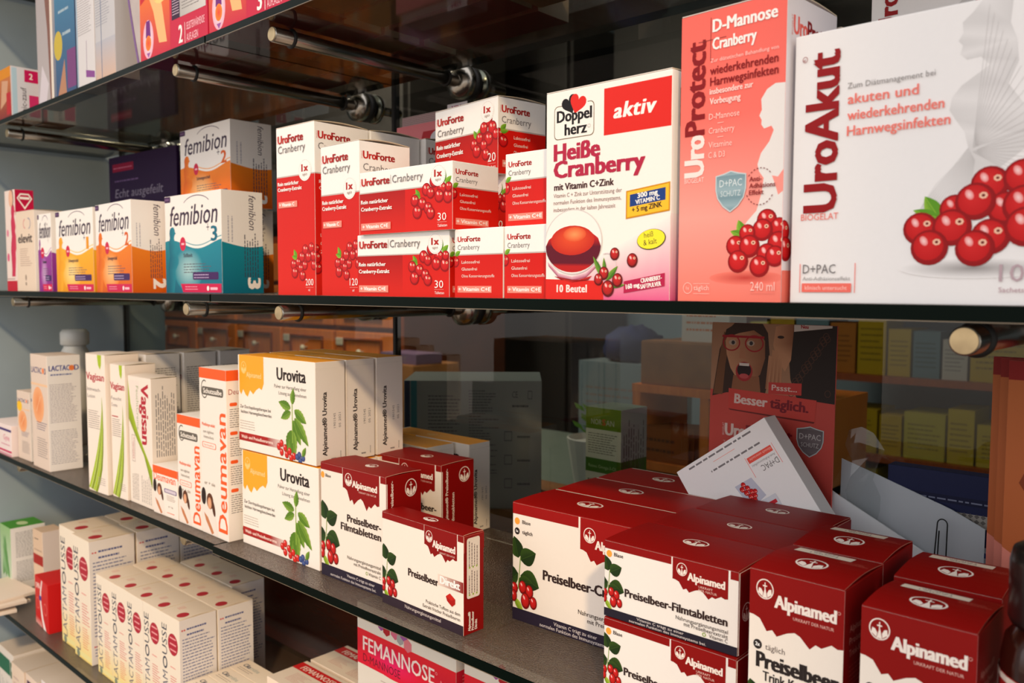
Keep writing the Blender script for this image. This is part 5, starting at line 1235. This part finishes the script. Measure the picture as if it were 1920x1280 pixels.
# leaflets at the right edge
def leaflet():
    b = Box(98, 1.6, 238, (196, 118, 104)); b.face('F').part('skin_print'); b.rect(0, 226, 98, 238, (130, 20, 18))
    b.strip([(0, 226), (20, 226), (40, 226), (70, 226), (98, 226)], [(0, 120), (20, 108), (40, 80), (70, 60), (98, 40)], (176, 98, 52), (166, 86, 44)); b.strip([(26, 226), (20, 200), (14, 176), (8, 162), (16, 150), (30, 130)], [(30, 226), (26, 200), (20, 176), (11, 162), (20, 146), (34, 122)], (120, 52, 24))
    b.poly([(30, 226), (98, 226), (98, 60), (40, 96), (24, 128), (12, 162), (24, 190)], [(200, 128, 104)] * 2 + [(178, 100, 66)] * 5); b.poly([(0, 0), (98, 0), (98, 20), (40, 12), (0, 22)], (206, 140, 90))
    return b.make('leaflet')
kl = Kind(leaflet())
for i, t in enumerate(('backmost', 'middle', 'front')):
    P(kl, 'salmon leaflet with bare shoulder print at right edge, %s of three' % t, -.1385 + .0075 * i, .1760 - .014 * i, Z1, -2, 'leaflet')
# crumpled clear holder
bm = bmesh.new(); rnd = random.Random(4)
prev = None
for i in range(9):
    z = .052 + .010 * i; w = .012 + .004 * math.sin(i * 2.1)
    a = [bm.verts.new((-w + rnd.uniform(-.004, .004), rnd.uniform(-.005, .005), z)), bm.verts.new((rnd.uniform(-.004, .004), rnd.uniform(-.008, .008), z + .003)), bm.verts.new((w + rnd.uniform(-.004, .004), rnd.uniform(-.005, .005), z))]
    if prev:
        for k in range(2): bm.faces.new((prev[k], prev[k + 1], a[k + 1], a[k]))
    prev = a
bx(bm, -.02, .02, -.008, .008, 0, .003); bx(bm, -.004, .004, -.0015, .0015, .003, .058)
wr = mesh_obj('clear_card_stand', bm, CLEAR); wr.location = (-.2145, .2460 + .02, Z1 + .0); wr.location.y = .246; wr.location.z = -.2743; wr.scale = (1, .6, 1.26)
tag(wr, 'glinting crumpled clear plastic card stand by the pane', 'card stand')
wr.location = (-.2455, .2455, Z1)

# ------------------------------------------------------------------ fourth shelf
Z2 = LV['fourth']
kmt = Kind(lactamousse(64, 66, 185, True)); kms = Kind(lactamousse(50.4, 49.5, 144))
P(kmt, 'tall cream mousse carton, front right of the tall ones', -1.3265, .0195, Z2, 0)
P(kmt, 'tall cream mousse carton, front left of the tall ones', -1.3925, .0244, Z2, 0)
P(kmt, 'tall cream mousse carton in the second row', -1.3265, .0890, Z2, 0); P(kmt, 'tall cream mousse carton in the hindmost row', -1.3265, .1570, Z2, 0)
P(kmt, 'tall cream mousse carton second row left', -1.3925, .0930, Z2, 0)
for i in range(5):
    P(kms, 'short cream mousse carton, front row, %s from the left' % ('first', 'second', 'third', 'fourth', 'fifth')[i], -1.2400 + .0511 * i, .0200, Z2, (0, .6, -.4, .3, .8)[i])
for i in range(5):
    P(kms, 'short cream mousse carton, second row, %s from the left' % ('first', 'second', 'third', 'fourth', 'fifth')[i], -1.2400 + .0511 * i, .0725, Z2, (.4, -.2, .3, 0, -.6)[i])
for i in range(3):
    P(kms, 'short cream mousse carton, back row, %s from the left' % ('first', 'second', 'third')[i], -1.2000 + .0511 * i, .1260, Z2, 0)
def greenbox():
    b = Box(60, 58, 116, (190, 206, 180), faces={'T': (70, 146, 40), 'R': (232, 230, 228)})
    b.face('F').part('leaf_picture'); b.rect(0, 0, 60, 116, (206, 214, 200), (150, 190, 130))
    for a in range(5): leaf(b, 12 + 9 * a, 20 + 12 * (a % 2), 70 + 12 * a, 70, 20, (96, 150, 80), (150, 190, 140))
    b.face('R').part('lettering'); b.micro(8, 60, 54, 108, 12, (96, 96, 104), seed=2); b.micro(8, 14, 54, 54, 10, (110, 110, 118), seed=3)
    b.face('T').part('emblem'); b.ell(32, 28, 14, 9, (196, 214, 160)); return b.make('tea_carton')
P(Kind(greenbox()), 'carton with bright green top, far left of the fourth shelf', -1.7445, .0404, Z2, 0)
def brownbox():
    b = Box(44, 36, 122, (214, 186, 160), faces={'R': (232, 220, 214)}); b.face('F').part('red_band'); b.rect(0, 60, 44, 78, (160, 30, 24)); b.part('lettering'); b.micro(8, 104, 30, 110, 1, (70, 50, 50), seed=1); b.micro(6, 84, 40, 90, 1, (150, 120, 110), seed=2); return b.make('ointment_carton')
P(Kind(brownbox()), 'beige carton with dark red band beside the green topped one', -1.6376, .0626, Z2, 2.0)
def omni():
    b = Box(74, 44, 80, (196, 24, 24)); b.face('F').part('white_arc'); b.strip([(40, 80), (30, 60), (28, 40), (34, 18), (44, 0)], [(45, 80), (36, 60), (35, 40), (44, 18), (60, 0)], (238, 226, 222)); b.rect(0, 0, 36, 12, (220, 160, 150), (196, 24, 24)); b.part('blue_mark'); b.rect(24, 44, 36, 52, (40, 50, 140)); b.part('lettering'); b.text('OMNi', 6, 60, 9, (240, 200, 190), fit=24, b=.04, rot=8); b.ring(14, 36, 9, 10, 1.6, (226, 110, 100)); b.ring(58, 36, 9, 10, 1.6, (226, 110, 100)); return b.make('supplement_carton')
P(Kind(omni()), 'red carton with white arc before the beige carton', -1.5030, .0217, Z2, -4)
def paper():
    b = Box(118, 72, 5.5, (222, 206, 188)); b.face('F').part('page_edges')
    for i in range(3): b.rect(0, 1 + i * 1.6, 118, 1.4 + i * 1.6, (170, 150, 132))
    return b.make('brochure')
kp = Kind(paper())
for i in range(4):
    P(kp, 'pale brochure in the small heap, %s one' % ('lowest', 'second lowest', 'third lowest', 'topmost')[i], -1.6990 + (.004, -.002, .006, 0)[i], -.0420 + .004 * i, Z2 + .0057 * i, (-8, 3, -4, 6)[i], 'brochure')
kc = Kind(cika())
for i in range(3):
    P(kc, 'slim cream carton with dark lettering on top, %s' % ('nearest of three', 'middle of three', 'hindmost of three')[i], -.9770, .0225 + .0297 * i, Z2, 0)
kff = Kind(femannose_flat())
P(kff, 'cream carton with red band on top, nearer of two', -.9000, .0900, Z2, 0, scale=(1, 1, 1.03)); P(kff, 'cream carton with red band on top, farther of two', -.9000, .1530, Z2, 0, scale=(1, 1, 1.03))
kfb = Kind(femannose_big())
P(kfb, 'red and white carton with hexagons, lower of its stack', -.7095, .0860, Z2, 0)
P(kfb, 'red and white carton with hexagons under the glass edge', -.7090, .0850, Z2 + .1123, -1.0)
P(kfb, 'red and white carton with hexagons beside the first one', -.5480, .0880, Z2 + .0, 0)
P(kfb, 'red and white carton with hexagons, upper right one', -.5480, .0870, Z2 + .1123, 0)

# ------------------------------------------------------------------ bottom shelf
Z3 = LV['bottom']
def low(W, D, H, f, extra, name='ointment_carton'):
    b = Box(W, D, H, f); b.face('F'); extra(b); b.lid((214, 200, 186), .8); return b.make(name)
def e1(b): b.part('green_panel'); b.rect(0, 120, 62, 150, (40, 104, 76)); b.rect(64, 118, 80, 148, (16, 90, 56)); b.ell(72, 136, 4, 5, (220, 230, 220)); b.part('lettering'); b.micro(10, 60, 50, 110, 4, (150, 150, 150), rot=True, seed=2)
def e2(b): b.part('lettering'); b.micro(10, 80, 60, 140, 4, (190, 160, 150), seed=3, ragged=.4)
def e3(b): b.part('purple_panel'); b.rect(6, 40, 40, 150, (70, 30, 66)); b.part('lettering'); b.micro(42, 20, 56, 150, 2, (150, 120, 120), rot=True, seed=4)
def e4(b): b.part('lilac_panel'); b.rect(0, 40, 90, 128, (150, 120, 160), (190, 170, 190)); b.part('lettering'); b.micro(8, 136, 84, 156, 3, (150, 140, 150), seed=5)
P(Kind(low(82, 60, 164, (226, 218, 210), e1)), 'white carton with green label on the lowest shelf', -1.7400, .0300, Z3, 0)
P(Kind(low(66, 60, 158, (228, 206, 186), e2)), 'plain cream carton on the lowest shelf', -1.6520, .0250, Z3, 0)
P(Kind(low(58, 60, 160, (226, 204, 186), e3)), 'cream carton with purple panel on the lowest shelf', -1.5800, .0260, Z3, 0)
P(Kind(low(92, 60, 168, (222, 214, 212), e4)), 'white carton with lilac panel on the lowest shelf', -1.5150, .0300, Z3, 0)

# ------------------------------------------------------------------ upper shelf
Z4 = LV['upper']
kth = Kind(thermo(164, 60, 112, '2', 'SELBSTERWÄRMENDE'))
P(kth, 'magenta and orange heat pad carton marked 2, beside the grey pouch', -1.0230, .0080, Z4, 0)
P(Kind(thermo(162, 60, 112, '3', 'SELBSTERWÄRMENDE')), 'magenta and orange heat pad carton marked 3', -.8560, .0080, Z4, 0)
def under(c):
    b = Box(152, 48, 60, (206, 196, 184), faces={'B': c}); b.face('F').part('magenta_panel'); b.rect(0, 0, 152, 40, (196, 24, 62)); return b.make('heat_pad_carton')
ku1, ku2, ku3 = Kind(under((150, 24, 34))), Kind(under((190, 150, 110))), Kind(under((170, 60, 60)))
for i, (x, y) in enumerate(((-1.02, .072), (-.86, .072), (-.69, .008), (-.69, .062), (-.69, .118), (-.53, .010), (-.53, .066), (-.53, .124), (-.37, .012), (-.37, .07), (-.21, .012), (-.21, .07), (-.86, .127), (-1.02, .127), (-1.02, .182), (-.86, .182), (-.69, .174), (-.37, .13), (-.21, .13))):
    rw, cn = ('front', 'second', 'third', 'back')[min(3, int(y / .055))], ('first', 'second', 'third', 'fourth', 'fifth', 'sixth')[round((x + 1.02) / .162)]
    P((ku1, ku2, ku1, ku3, ku2)[(i * 3) % 5], 'carton overhead seen through the glass, %s row, %s pile from the left' % (rw, cn), x, y, Z4, (0, 1, -1)[i % 3])
def amic():
    b = Box(62, 44, 82, (206, 120, 60), faces={'R': (214, 214, 222)}); b.face('F').part('back_picture'); b.rect(0, 0, 62, 82, (120, 30, 40), (196, 120, 60)); b.rect(0, 66, 62, 82, (206, 130, 20)); b.poly([(10, 20), (40, 30), (50, 60), (20, 64)], (196, 150, 120)); b.rect(40, 8, 60, 42, (176, 30, 40))
    b.face('R').part('magenta_label'); b.rect(20, 60, 42, 79, (196, 24, 90)); b.rect(26, 6, 42, 40, (206, 50, 110)); b.rect(2, 2, 9, 80, (176, 206, 222)); b.part('lettering'); b.text('amic-zauf', 22, 3, 8, (60, 50, 60), fit=48, rot=90); b.text('2', 27, 65, 9, WHITE, b=.03); return b.make('plaster_carton')
kam = Kind(amic())
P(kam, 'small orange and white plaster carton, far left upstairs', -1.5530, .0080, Z4, 0); P(kam, 'small orange plaster carton just behind its twin', -1.5400, .0560, Z4, 0)
def stocking(W, D, H, f, kind):
    b = Box(W, D, H, f, material=GLOSSY); b.face('F')
    if kind == 0:
        b.part('leg_picture'); b.rect(0, 0, W, H, (176, 166, 166), (160, 150, 152)); b.poly([(W * .35, H), (W * .8, H), (W * .92, H * .5), (W * .98, 0), (W * .8, 0), (W * .7, H * .45)], (120, 66, 46)); b.poly([(0, 0), (W * .5, 0), (W * .7, 30), (W * .3, 60)], (206, 196, 204)); b.rect(W * .3, H * .8, W * .6, H * .84, (110, 70, 120))
    elif kind == 1:
        b.part('leg_picture'); b.rect(0, 0, W, H, (90, 96, 120), (176, 166, 160)); b.rect(W * .2, 0, W, H * .6, (26, 60, 110), (40, 110, 150)); b.poly([(W * .1, H * .78), (W * .95, H * .92), (W * .95, H), (W * .3, H)], (96, 50, 120)); b.ell(W * .32, H * .31, W * .17, H * .085, (196, 170, 20), n=20); b.poly([(W * .25, 0), (W * .62, 0), (W * .56, H * .22)], (176, 120, 84)); b.rect(W * .66, H * .04, W, H * .26, (110, 30, 110)); b.rect(0, 0, W * .1, H, (226, 214, 200)); b.part('lettering'); b.text('Support', W * .3, H * .65, 7, (50, 50, 60), fit=W * .5, rot=6); b.micro(W * .36, H * .48, W * .86, H * .53, 1, (170, 190, 200), seed=3); b.micro(W * .5, H * .34, W * .9, H * .4, 1, (170, 190, 200), seed=4)
    elif kind == 2:
        b.part('lettering'); b.micro(W * .1, H * .3, W * .9, H * .9, 30, (150, 142, 146), seed=5, thick=.3); b.part('swirl'); b.rect(0, 0, W * .08, H, (150, 170, 190)); b.poly([(W * .5, H * .06), (W * .98, H * .04), (W * .98, H * .075), (W * .5, H * .1)], (130, 50, 140)); b.line(W * .55, H * .1, W * .56, H * .26, 1, (110, 60, 120))
    else:
        b.part('leg_picture'); b.rect(0, 0, W, H * .22, (206, 170, 146), (176, 176, 186)); b.micro(W * .05, H * .3, W * .8, H * .95, 30, (150, 150, 160), seed=6, thick=.3); b.rect(W * .3, 0, W * .33, H, (96, 110, 140))
    return b.make('stocking_pack')
P(Kind(stocking(62, 30, 236, (176, 168, 168), 0)), 'tall shiny grey stocking pack, leftmost of the tall packs', -1.3820, .0120, Z4, 0, 'pack')
P(Kind(stocking(92, 28, 236, (60, 70, 100), 1)), 'tall blue and purple stocking pack with yellow dot', -1.3160, .0080, Z4, 0, 'pack')
P(Kind(stocking(60, 30, 236, (212, 208, 210), 2)), 'tall white stocking pack with purple swirl', -1.2200, .0080, Z4, 0, 'pack')
P(Kind(stocking(62, 30, 236, (190, 188, 192), 3)), 'tall pale stocking pack with skin coloured foot', -1.1570, .0080, Z4, 0, 'pack')
# hanging pouch with a curved flap
pch = empty('pouch_pack', (-1.0580, .022, Z4)); tag(pch, 'grey paper pouch with curved purple edge beside the magenta carton', 'pouch')
vs, fs = [], []; n = 12
for y in (-.010, .010):
    for i in range(n + 1):
        t = i / n; vs += [(-.030 - .002 - .0 + .052 * (1 - t) ** 1.5, y, .236 * t + .001), (.028, y, .236 * t + .001)]
m = 2 * (n + 1)
for i in range(n): fs += [(2 * i, 2 * i + 1, 2 * i + 3, 2 * i + 2), (m + 2 * i, m + 2 * i + 2, m + 2 * i + 3, m + 2 * i + 1), (2 * i, 2 * i + 2, m + 2 * i + 2, m + 2 * i), (2 * i + 1, m + 2 * i + 1, m + 2 * i + 3, 2 * i + 3)]
fs += [(0, m, m + 1, 1), (2 * n, 2 * n + 1, m + 2 * n + 1, m + 2 * n)]
me = bpy.data.meshes.new('pouch'); me.from_pydata(vs, [], fs); me.materials.append(mat('pouch_paper', (186, 176, 172), .6, noise=((172, 160, 158), 40, (1, 1, 1)))); o = bpy.data.objects.new('pouch', me); COL.objects.link(o); o.parent = pch
vs, fs = [], []
for i in range(n + 1):
    t = i / n; x = -.032 + .052 * (1 - t) ** 1.5; vs += [(x - .0004, -.0106, .236 * t + .001), (x + .004, -.0106, .236 * t + .001), (x - .0004, -.0102, .236 * t + .001), (x + .004, -.0102, .236 * t + .001)]
for i in range(n): a = 4 * i; fs += [(a, a + 1, a + 5, a + 4), (a, a + 4, a + 6, a + 2), (a + 1, a + 3, a + 7, a + 5)]
me = bpy.data.meshes.new('purple_hem'); me.from_pydata(vs, [], fs); me.materials.append(mat('purple_trim', (110, 70, 130), .5)); o = bpy.data.objects.new('purple_hem', me); COL.objects.link(o); o.parent = pch

# ------------------------------------------------------------------ the dispensary behind the pane
lamp = bpy.data.lights.new('fill_lamp_data', 'AREA'); lamp.energy = 23; lamp.size = .5; lamp.color = (1, .84, .66)  # fill light added out of view to brighten the drawers and back room
cl = empty('fill_lamp', (-2.1, .82, 1.2)); tag(cl, 'flat unseen fill lamp added to light the back room', 'lamp')
boxobj('housing', -.3, .3, -.3, .3, -.05, 0, WHITEPL, cl)
lo = bpy.data.objects.new('fill_light', lamp); COL.objects.link(lo); lo.parent = cl; lo.location = (0, 0, -.055)

ctr = empty('worktop', (-1.1, .92, -.42)); tag(ctr, 'long grey green worktop behind the glass back', 'worktop')
boxobj('top', -1.0, 1.2, -.54, .56, -.03, 0, COUNTER, ctr, .003)
for x in (-.95, -.2, .55, 1.15): boxobj('leg', x - .02, x + .02, -.5, .5, -.88, -.03, OAKD, ctr)
ZC = -.42
cab = empty('drawer_cabinet', (-2.94, 1.55, -1.30)); tag(cab, 'old wooden apothecary cabinet with rows of labelled drawers', 'cabinet')
boxobj('carcass', -.86, .84, -.23, .25, 0, 1.50, OAKD, cab)
bmd = bmesh.new(); bx(bmd, -.158, .158, -.018, 0, .006, .148, 0, .004)
fr_me = None
for c in range(5):
    for r in range(9):
        x, z = -.69 + .335 * c, .06 + .158 * r
        if fr_me is None:
            d0 = mesh_obj('drawer', bmd, OAK, cab); fr_me = d0.data
            bm = bmesh.new()
            for a in ((-.105, .105, .118, .126), (-.105, .105, .034, .042), (-.105, -.097, .042, .118), (.097, .105, .042, .118)): bx(bm, a[0], a[1], -.026, -.018, a[2], a[3], 0, .002)
            pn = mesh_obj('raised_moulding', bm, OAKD, d0)
            bm = bmesh.new(); bx(bm, -.15, -.112, -.024, -.018, .098, .124, 0, .002); pl = mesh_obj('label_holder', bm, PLATE, d0)
            bm = bmesh.new(); lathe(bm, [(.004, -.018), (.004, -.03), (.010, -.034), (.010, -.042), (.003, -.045)], 14, 'Y', (0, 0, .08)); kn = mesh_obj('knob', bm, PLATE, d0, True)
            d = d0
        else:
            d = d0.copy(); COL.objects.link(d); d.parent = cab
            for ch in (pn, pl, kn): q = ch.copy(); COL.objects.link(q); q.parent = d
        d.location = (x, -.232, z)
door = empty('tall_cupboard', (-2.30, 2.13, -1.30)); tag(door, 'charcoal tall cupboard at the far wall', 'cupboard')
boxobj('carcass', -.50, .33, -.10, .25, 0, 2.3, DARKP, door); boxobj('door', -.485, -.09, -.122, -.102, .05, 2.25, DARKP, door, .003); boxobj('door', -.085, .315, -.122, -.102, .05, 2.25, DARKP, door, .003)
boxobj('side_strip', -.54, -.50, -.11, .25, 0, 2.3, ROOMW, door)
wc = empty('darkening_cabinet', (-2.94, 1.55, .24)); tag(wc, 'dark cupboard added to darken the room above the old drawer cabinet', 'cupboard')  # dark block added so the room above the drawers stays dark
boxobj('carcass', -.86, .84, -.20, .25, 0, .95, DARKP, wc)
for i in range(3): boxobj('door', -.85 + .562 * i, -.294 + .562 * i, -.222, -.201, .01, .94, DARKP, wc, .002)
wc = empty('darkening_cabinet', (-.6, 2.28, .16)); tag(wc, 'row of dark cupboards added to darken the wall above the far shelving', 'cupboard')  # dark fronts added to keep the upper back wall dark
boxobj('carcass', -1.25, 2.1, -.16, .12, 0, 1.0, DARKP, wc)
for i in range(5): boxobj('door', -1.24 + .67 * i, -.58 + .67 * i, -.178, -.161, .01, .99, DARKP, wc, .002)
# cartons and supplies on the worktop
def big_grey():
    b = Box(318, 150, 184, (146, 140, 137), faces={'T': (116, 126, 126)}); b.face('F').part('blue_band'); b.rect(2, 0, 14, 184, (30, 44, 74)); b.rect(16, 0, 30, 184, (40, 110, 120))
    b.part('lettering'); b.micro(56, 60, 130, 165, 14, (70, 68, 76), seed=3); b.micro(150, 50, 220, 172, 20, (70, 68, 76), seed=4, ragged=.4); b.text('CE', 250, 160, 9, (70, 68, 76)); b.frame(286, 158, 296, 170, 1, (70, 68, 76)); b.micro(250, 144, 296, 154, 1, (70, 68, 76), seed=8)
    for i in range(3): b.frame(232, 30 + i * 34, 250, 44 + i * 34, 1.2, (80, 78, 84)); b.micro(262, 32 + i * 34, 296, 42 + i * 34, 1, (80, 78, 84), seed=9 + i)
    return b.make('supply_carton')
def kraft(name, x0, x1, y0, y1, z0, z1, lab):
    r = empty(name, ((x0 + x1) / 2, (y0 + y1) / 2, z0)); w, d, h = (x1 - x0) / 2, (y1 - y0) / 2, z1 - z0
    boxobj('carton', -w, w, -d, d, 0, h, KRAFT, r, .002); boxobj('packing_tape', -w + .001, w - .001, -.02, .02, h, h + .0006, mat('brown_tape', (120, 84, 48), .3), r)
    boxobj('lid_flap', -w + .002, w - .002, -d + .001, -.0215, h, h + .0012, KRAFT, r); return tag(r, lab, 'box')
kraft('cardboard_box', -1.06, -.735, .312, .600, ZC, -.3095, 'flat brown cardboard box under the large grey carton')
P(Kind(big_grey()), 'large grey carton with printed columns behind the pane', -.913, .322, -.3080, 42, scale=(.616, .85, 1.0))
pap = boxobj('delivery_note', -.055, .055, -.03, .03, 0, .0012, mat('note_paper', (170, 172, 176), .8)); pap.location = (-.86, .425, -.3436 + .0002); tag(pap, 'white delivery note in front of the large grey carton', 'paper'); pap.location = (-.700, .385, ZC)
kraft('cardboard_tray', -.700, -.555, .375, .520, ZC, -.335, 'low cardboard box under the green topped carton')
def norsan():
    b = Box(57, 55, 188, (238, 228, 200), faces={'T': (120, 140, 130), 'R': (170, 156, 156)}); b.face('F').part('green_band'); b.rect(0, 160, 57, 188, (110, 140, 20)); b.rect(0, 104, 57, 122, (70, 116, 30))
    b.part('lettering'); b.text('NOR', 9, 166, 7, (206, 206, 180), fit=17); b.text('S', 27, 166, 7.4, (214, 96, 50), fit=5, b=.05); b.text('AN', 33, 166, 7, (206, 206, 180), fit=13); b.micro(4, 128, 52, 156, 6, (90, 84, 74), seed=2); b.text('Reines Omega-3-Öl', 5, 110, 4, (190, 206, 150), fit=44); b.micro(4, 20, 52, 100, 5, (110, 104, 90), seed=4, thick=.2)
    b.face('R').part('green_band'); b.rect(0, 104, 55, 122, (60, 96, 26)); b.part('lettering'); b.micro(4, 60, 50, 180, 6, (80, 60, 60), rot=True, seed=4); return b.make('oil_carton')
P(Kind(norsan()), 'green and cream oil carton behind the pane', -.6590, .4150, -.3330, -2)
rk = empty('wooden_rack', (-.70, .86, ZC)); tag(rk, 'open wooden rack with compartments behind the pane', 'rack')
for x in (-.135, .0, .20): boxobj('upright', x - .008, x + .008, -.07, .09, 0, .245, OAK, rk)
for z in (.11, .245): boxobj('board', -.143, .208, -.072, .092, z, z + .014, OAK, rk)
kraft('cardboard_box', -.830, -.640, .795, .930, ZC + .2595, ZC + .335, 'brown cardboard box on the wooden rack')
P(Kind(plain(90, 60, 80, (206, 196, 186), (196, 110, 60), 'remedy_carton', 3)), 'white and orange carton on top of the brown box', -.760, .815, ZC + .3365)
P(Kind(plain(70, 60, 84, (70, 66, 62), name='remedy_carton')), 'dark carton beside the brown box on the rack', -.600, .81, ZC + .2595)
kenv = Kind(plain(100, 2, 60, (150, 84, 40), (96, 60, 40), 'paper_sachet', 2))
for i in range(7):
    o = P(kenv, 'brown paper sachet standing in the upper rack compartment, %s from the front' % ('first', 'second', 'third', 'fourth', 'fifth', 'sixth', 'seventh')[i], -.835 + .004 * i, .80 + .010 * i, ZC + .1245, 2 * i, 'sachet')
for i in range(3): P(Kind(plain(30, 60, 62, ((176, 150, 120), (150, 140, 130), (190, 170, 140))[i], name='remedy_carton', seed=i)), 'small pale carton in the lower rack compartment, %s' % ('left', 'centre', 'right')[i], -.822 + .036 * i, .80, ZC)
bag = bmesh.new(); bmesh.ops.create_uvsphere(bag, u_segments=20, v_segments=12, radius=1)
rnd = random.Random(3)
for v in bag.verts: v.co = Vector((v.co.x * .075 * (1 + rnd.uniform(-.1, .1)), v.co.y * .07, max(v.co.z, -.6) * .05 * (1 + rnd.uniform(-.15, .15)) + .031))
bo = mesh_obj('cloth_bag', bag, NAVYCL, None, True); bo.location = (-1.12, 1.20, ZC + .2575); tag(bo, 'dark blue cloth bag on the tall grey box', 'bag')
P(Kind(plain(220, 150, 256, (120, 134, 140), name='storage_box')), 'tall grey storage box under the blue bag', -1.23, 1.13, ZC)
kraft('cardboard_box', -1.985, -1.80, 1.10, 1.28, ZC, -.235 + .02, 'brown cardboard box standing left behind the large grey carton')
P(Kind(plain(160, 100, 30, (110, 90, 120), name='towel_pack', rows=2)), 'purple pack lying on the brown cardboard box', -1.97, 1.12, -.2135)
# vase-like paper cone with a green sprig
pot = empty('potted_sprig', (-.93, .80, ZC)); tag(pot, 'white paper pot with a green sprig beside the rack', 'plant')
bm = bmesh.new(); lathe(bm, [(.001, 0), (.03, 0), (.055, .15), (.052, .151), (.046, .14)], 18); mesh_obj('pot', bm, WHITEPL, pot)
bm = bmesh.new(); rnd = random.Random(8)
for i in range(26):
    a, t = rnd.uniform(0, 6.28), rnd.uniform(.1, 1); c = Vector((.04 * t * math.cos(a), .04 * t * math.sin(a), .15 + .05 * rnd.random()))
    d = Vector((math.cos(a), math.sin(a), .6)).normalized() * .03; s = Vector((-math.sin(a), math.cos(a), 0)) * .010
    bm.faces.new([bm.verts.new(p) for p in (c, c + d * .5 + s, c + d, c + d * .5 - s)])
lf = mesh_obj('leaves', bm, LEAFM, pot)
# far shelving with many cartons
fs_ = empty('stock_shelving', (-.55, 1.95, -1.30)); tag(fs_, 'tall shelving full of yellow and white stock by the far wall', 'shelving')
for x in (-.62, .62): boxobj('upright', x - .012, x + .012, -.14, .16, 0, 2.2, OAKD, fs_)
zs = [.45, .66, .87, 1.08, 1.30, 1.52, 1.76]
for z in zs: boxobj('board', -.608, .608, -.14, .16, z - .018, z, OAKD, fs_)
pal = [('yellow', (206, 170, 20)), ('bright yellow', (214, 186, 40)), ('mustard', (190, 150, 30)), ('cream', (206, 200, 190)), ('orange', (196, 120, 40)), ('grey blue', (110, 140, 150)), ('red', (180, 60, 50)), ('lemon', (206, 190, 60)), ('grey', (120, 120, 130)), ('white', (216, 206, 196))]
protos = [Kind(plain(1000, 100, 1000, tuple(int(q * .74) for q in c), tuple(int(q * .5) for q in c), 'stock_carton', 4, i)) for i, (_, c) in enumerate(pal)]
rnd = random.Random(11)
for zi, z in enumerate(zs[:-1]):
    x = -1.145
    while x < -.02:
        w = rnd.uniform(.05, .13); h = rnd.uniform(.09, .17)
        if x + w > .04: break
        k = rnd.choice((0, 1, 2, 7) if (x < -.72 and rnd.random() < .85) or zi == 2 else (3, 4, 5, 6, 8, 9, 3, 9, 0))
        lvl = ('lowest', 'second', 'third', 'fourth', 'fifth', 'sixth')[zi]
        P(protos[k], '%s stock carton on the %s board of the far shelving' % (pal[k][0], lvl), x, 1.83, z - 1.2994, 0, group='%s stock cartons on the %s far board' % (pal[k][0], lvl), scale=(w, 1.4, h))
        x += w + .006
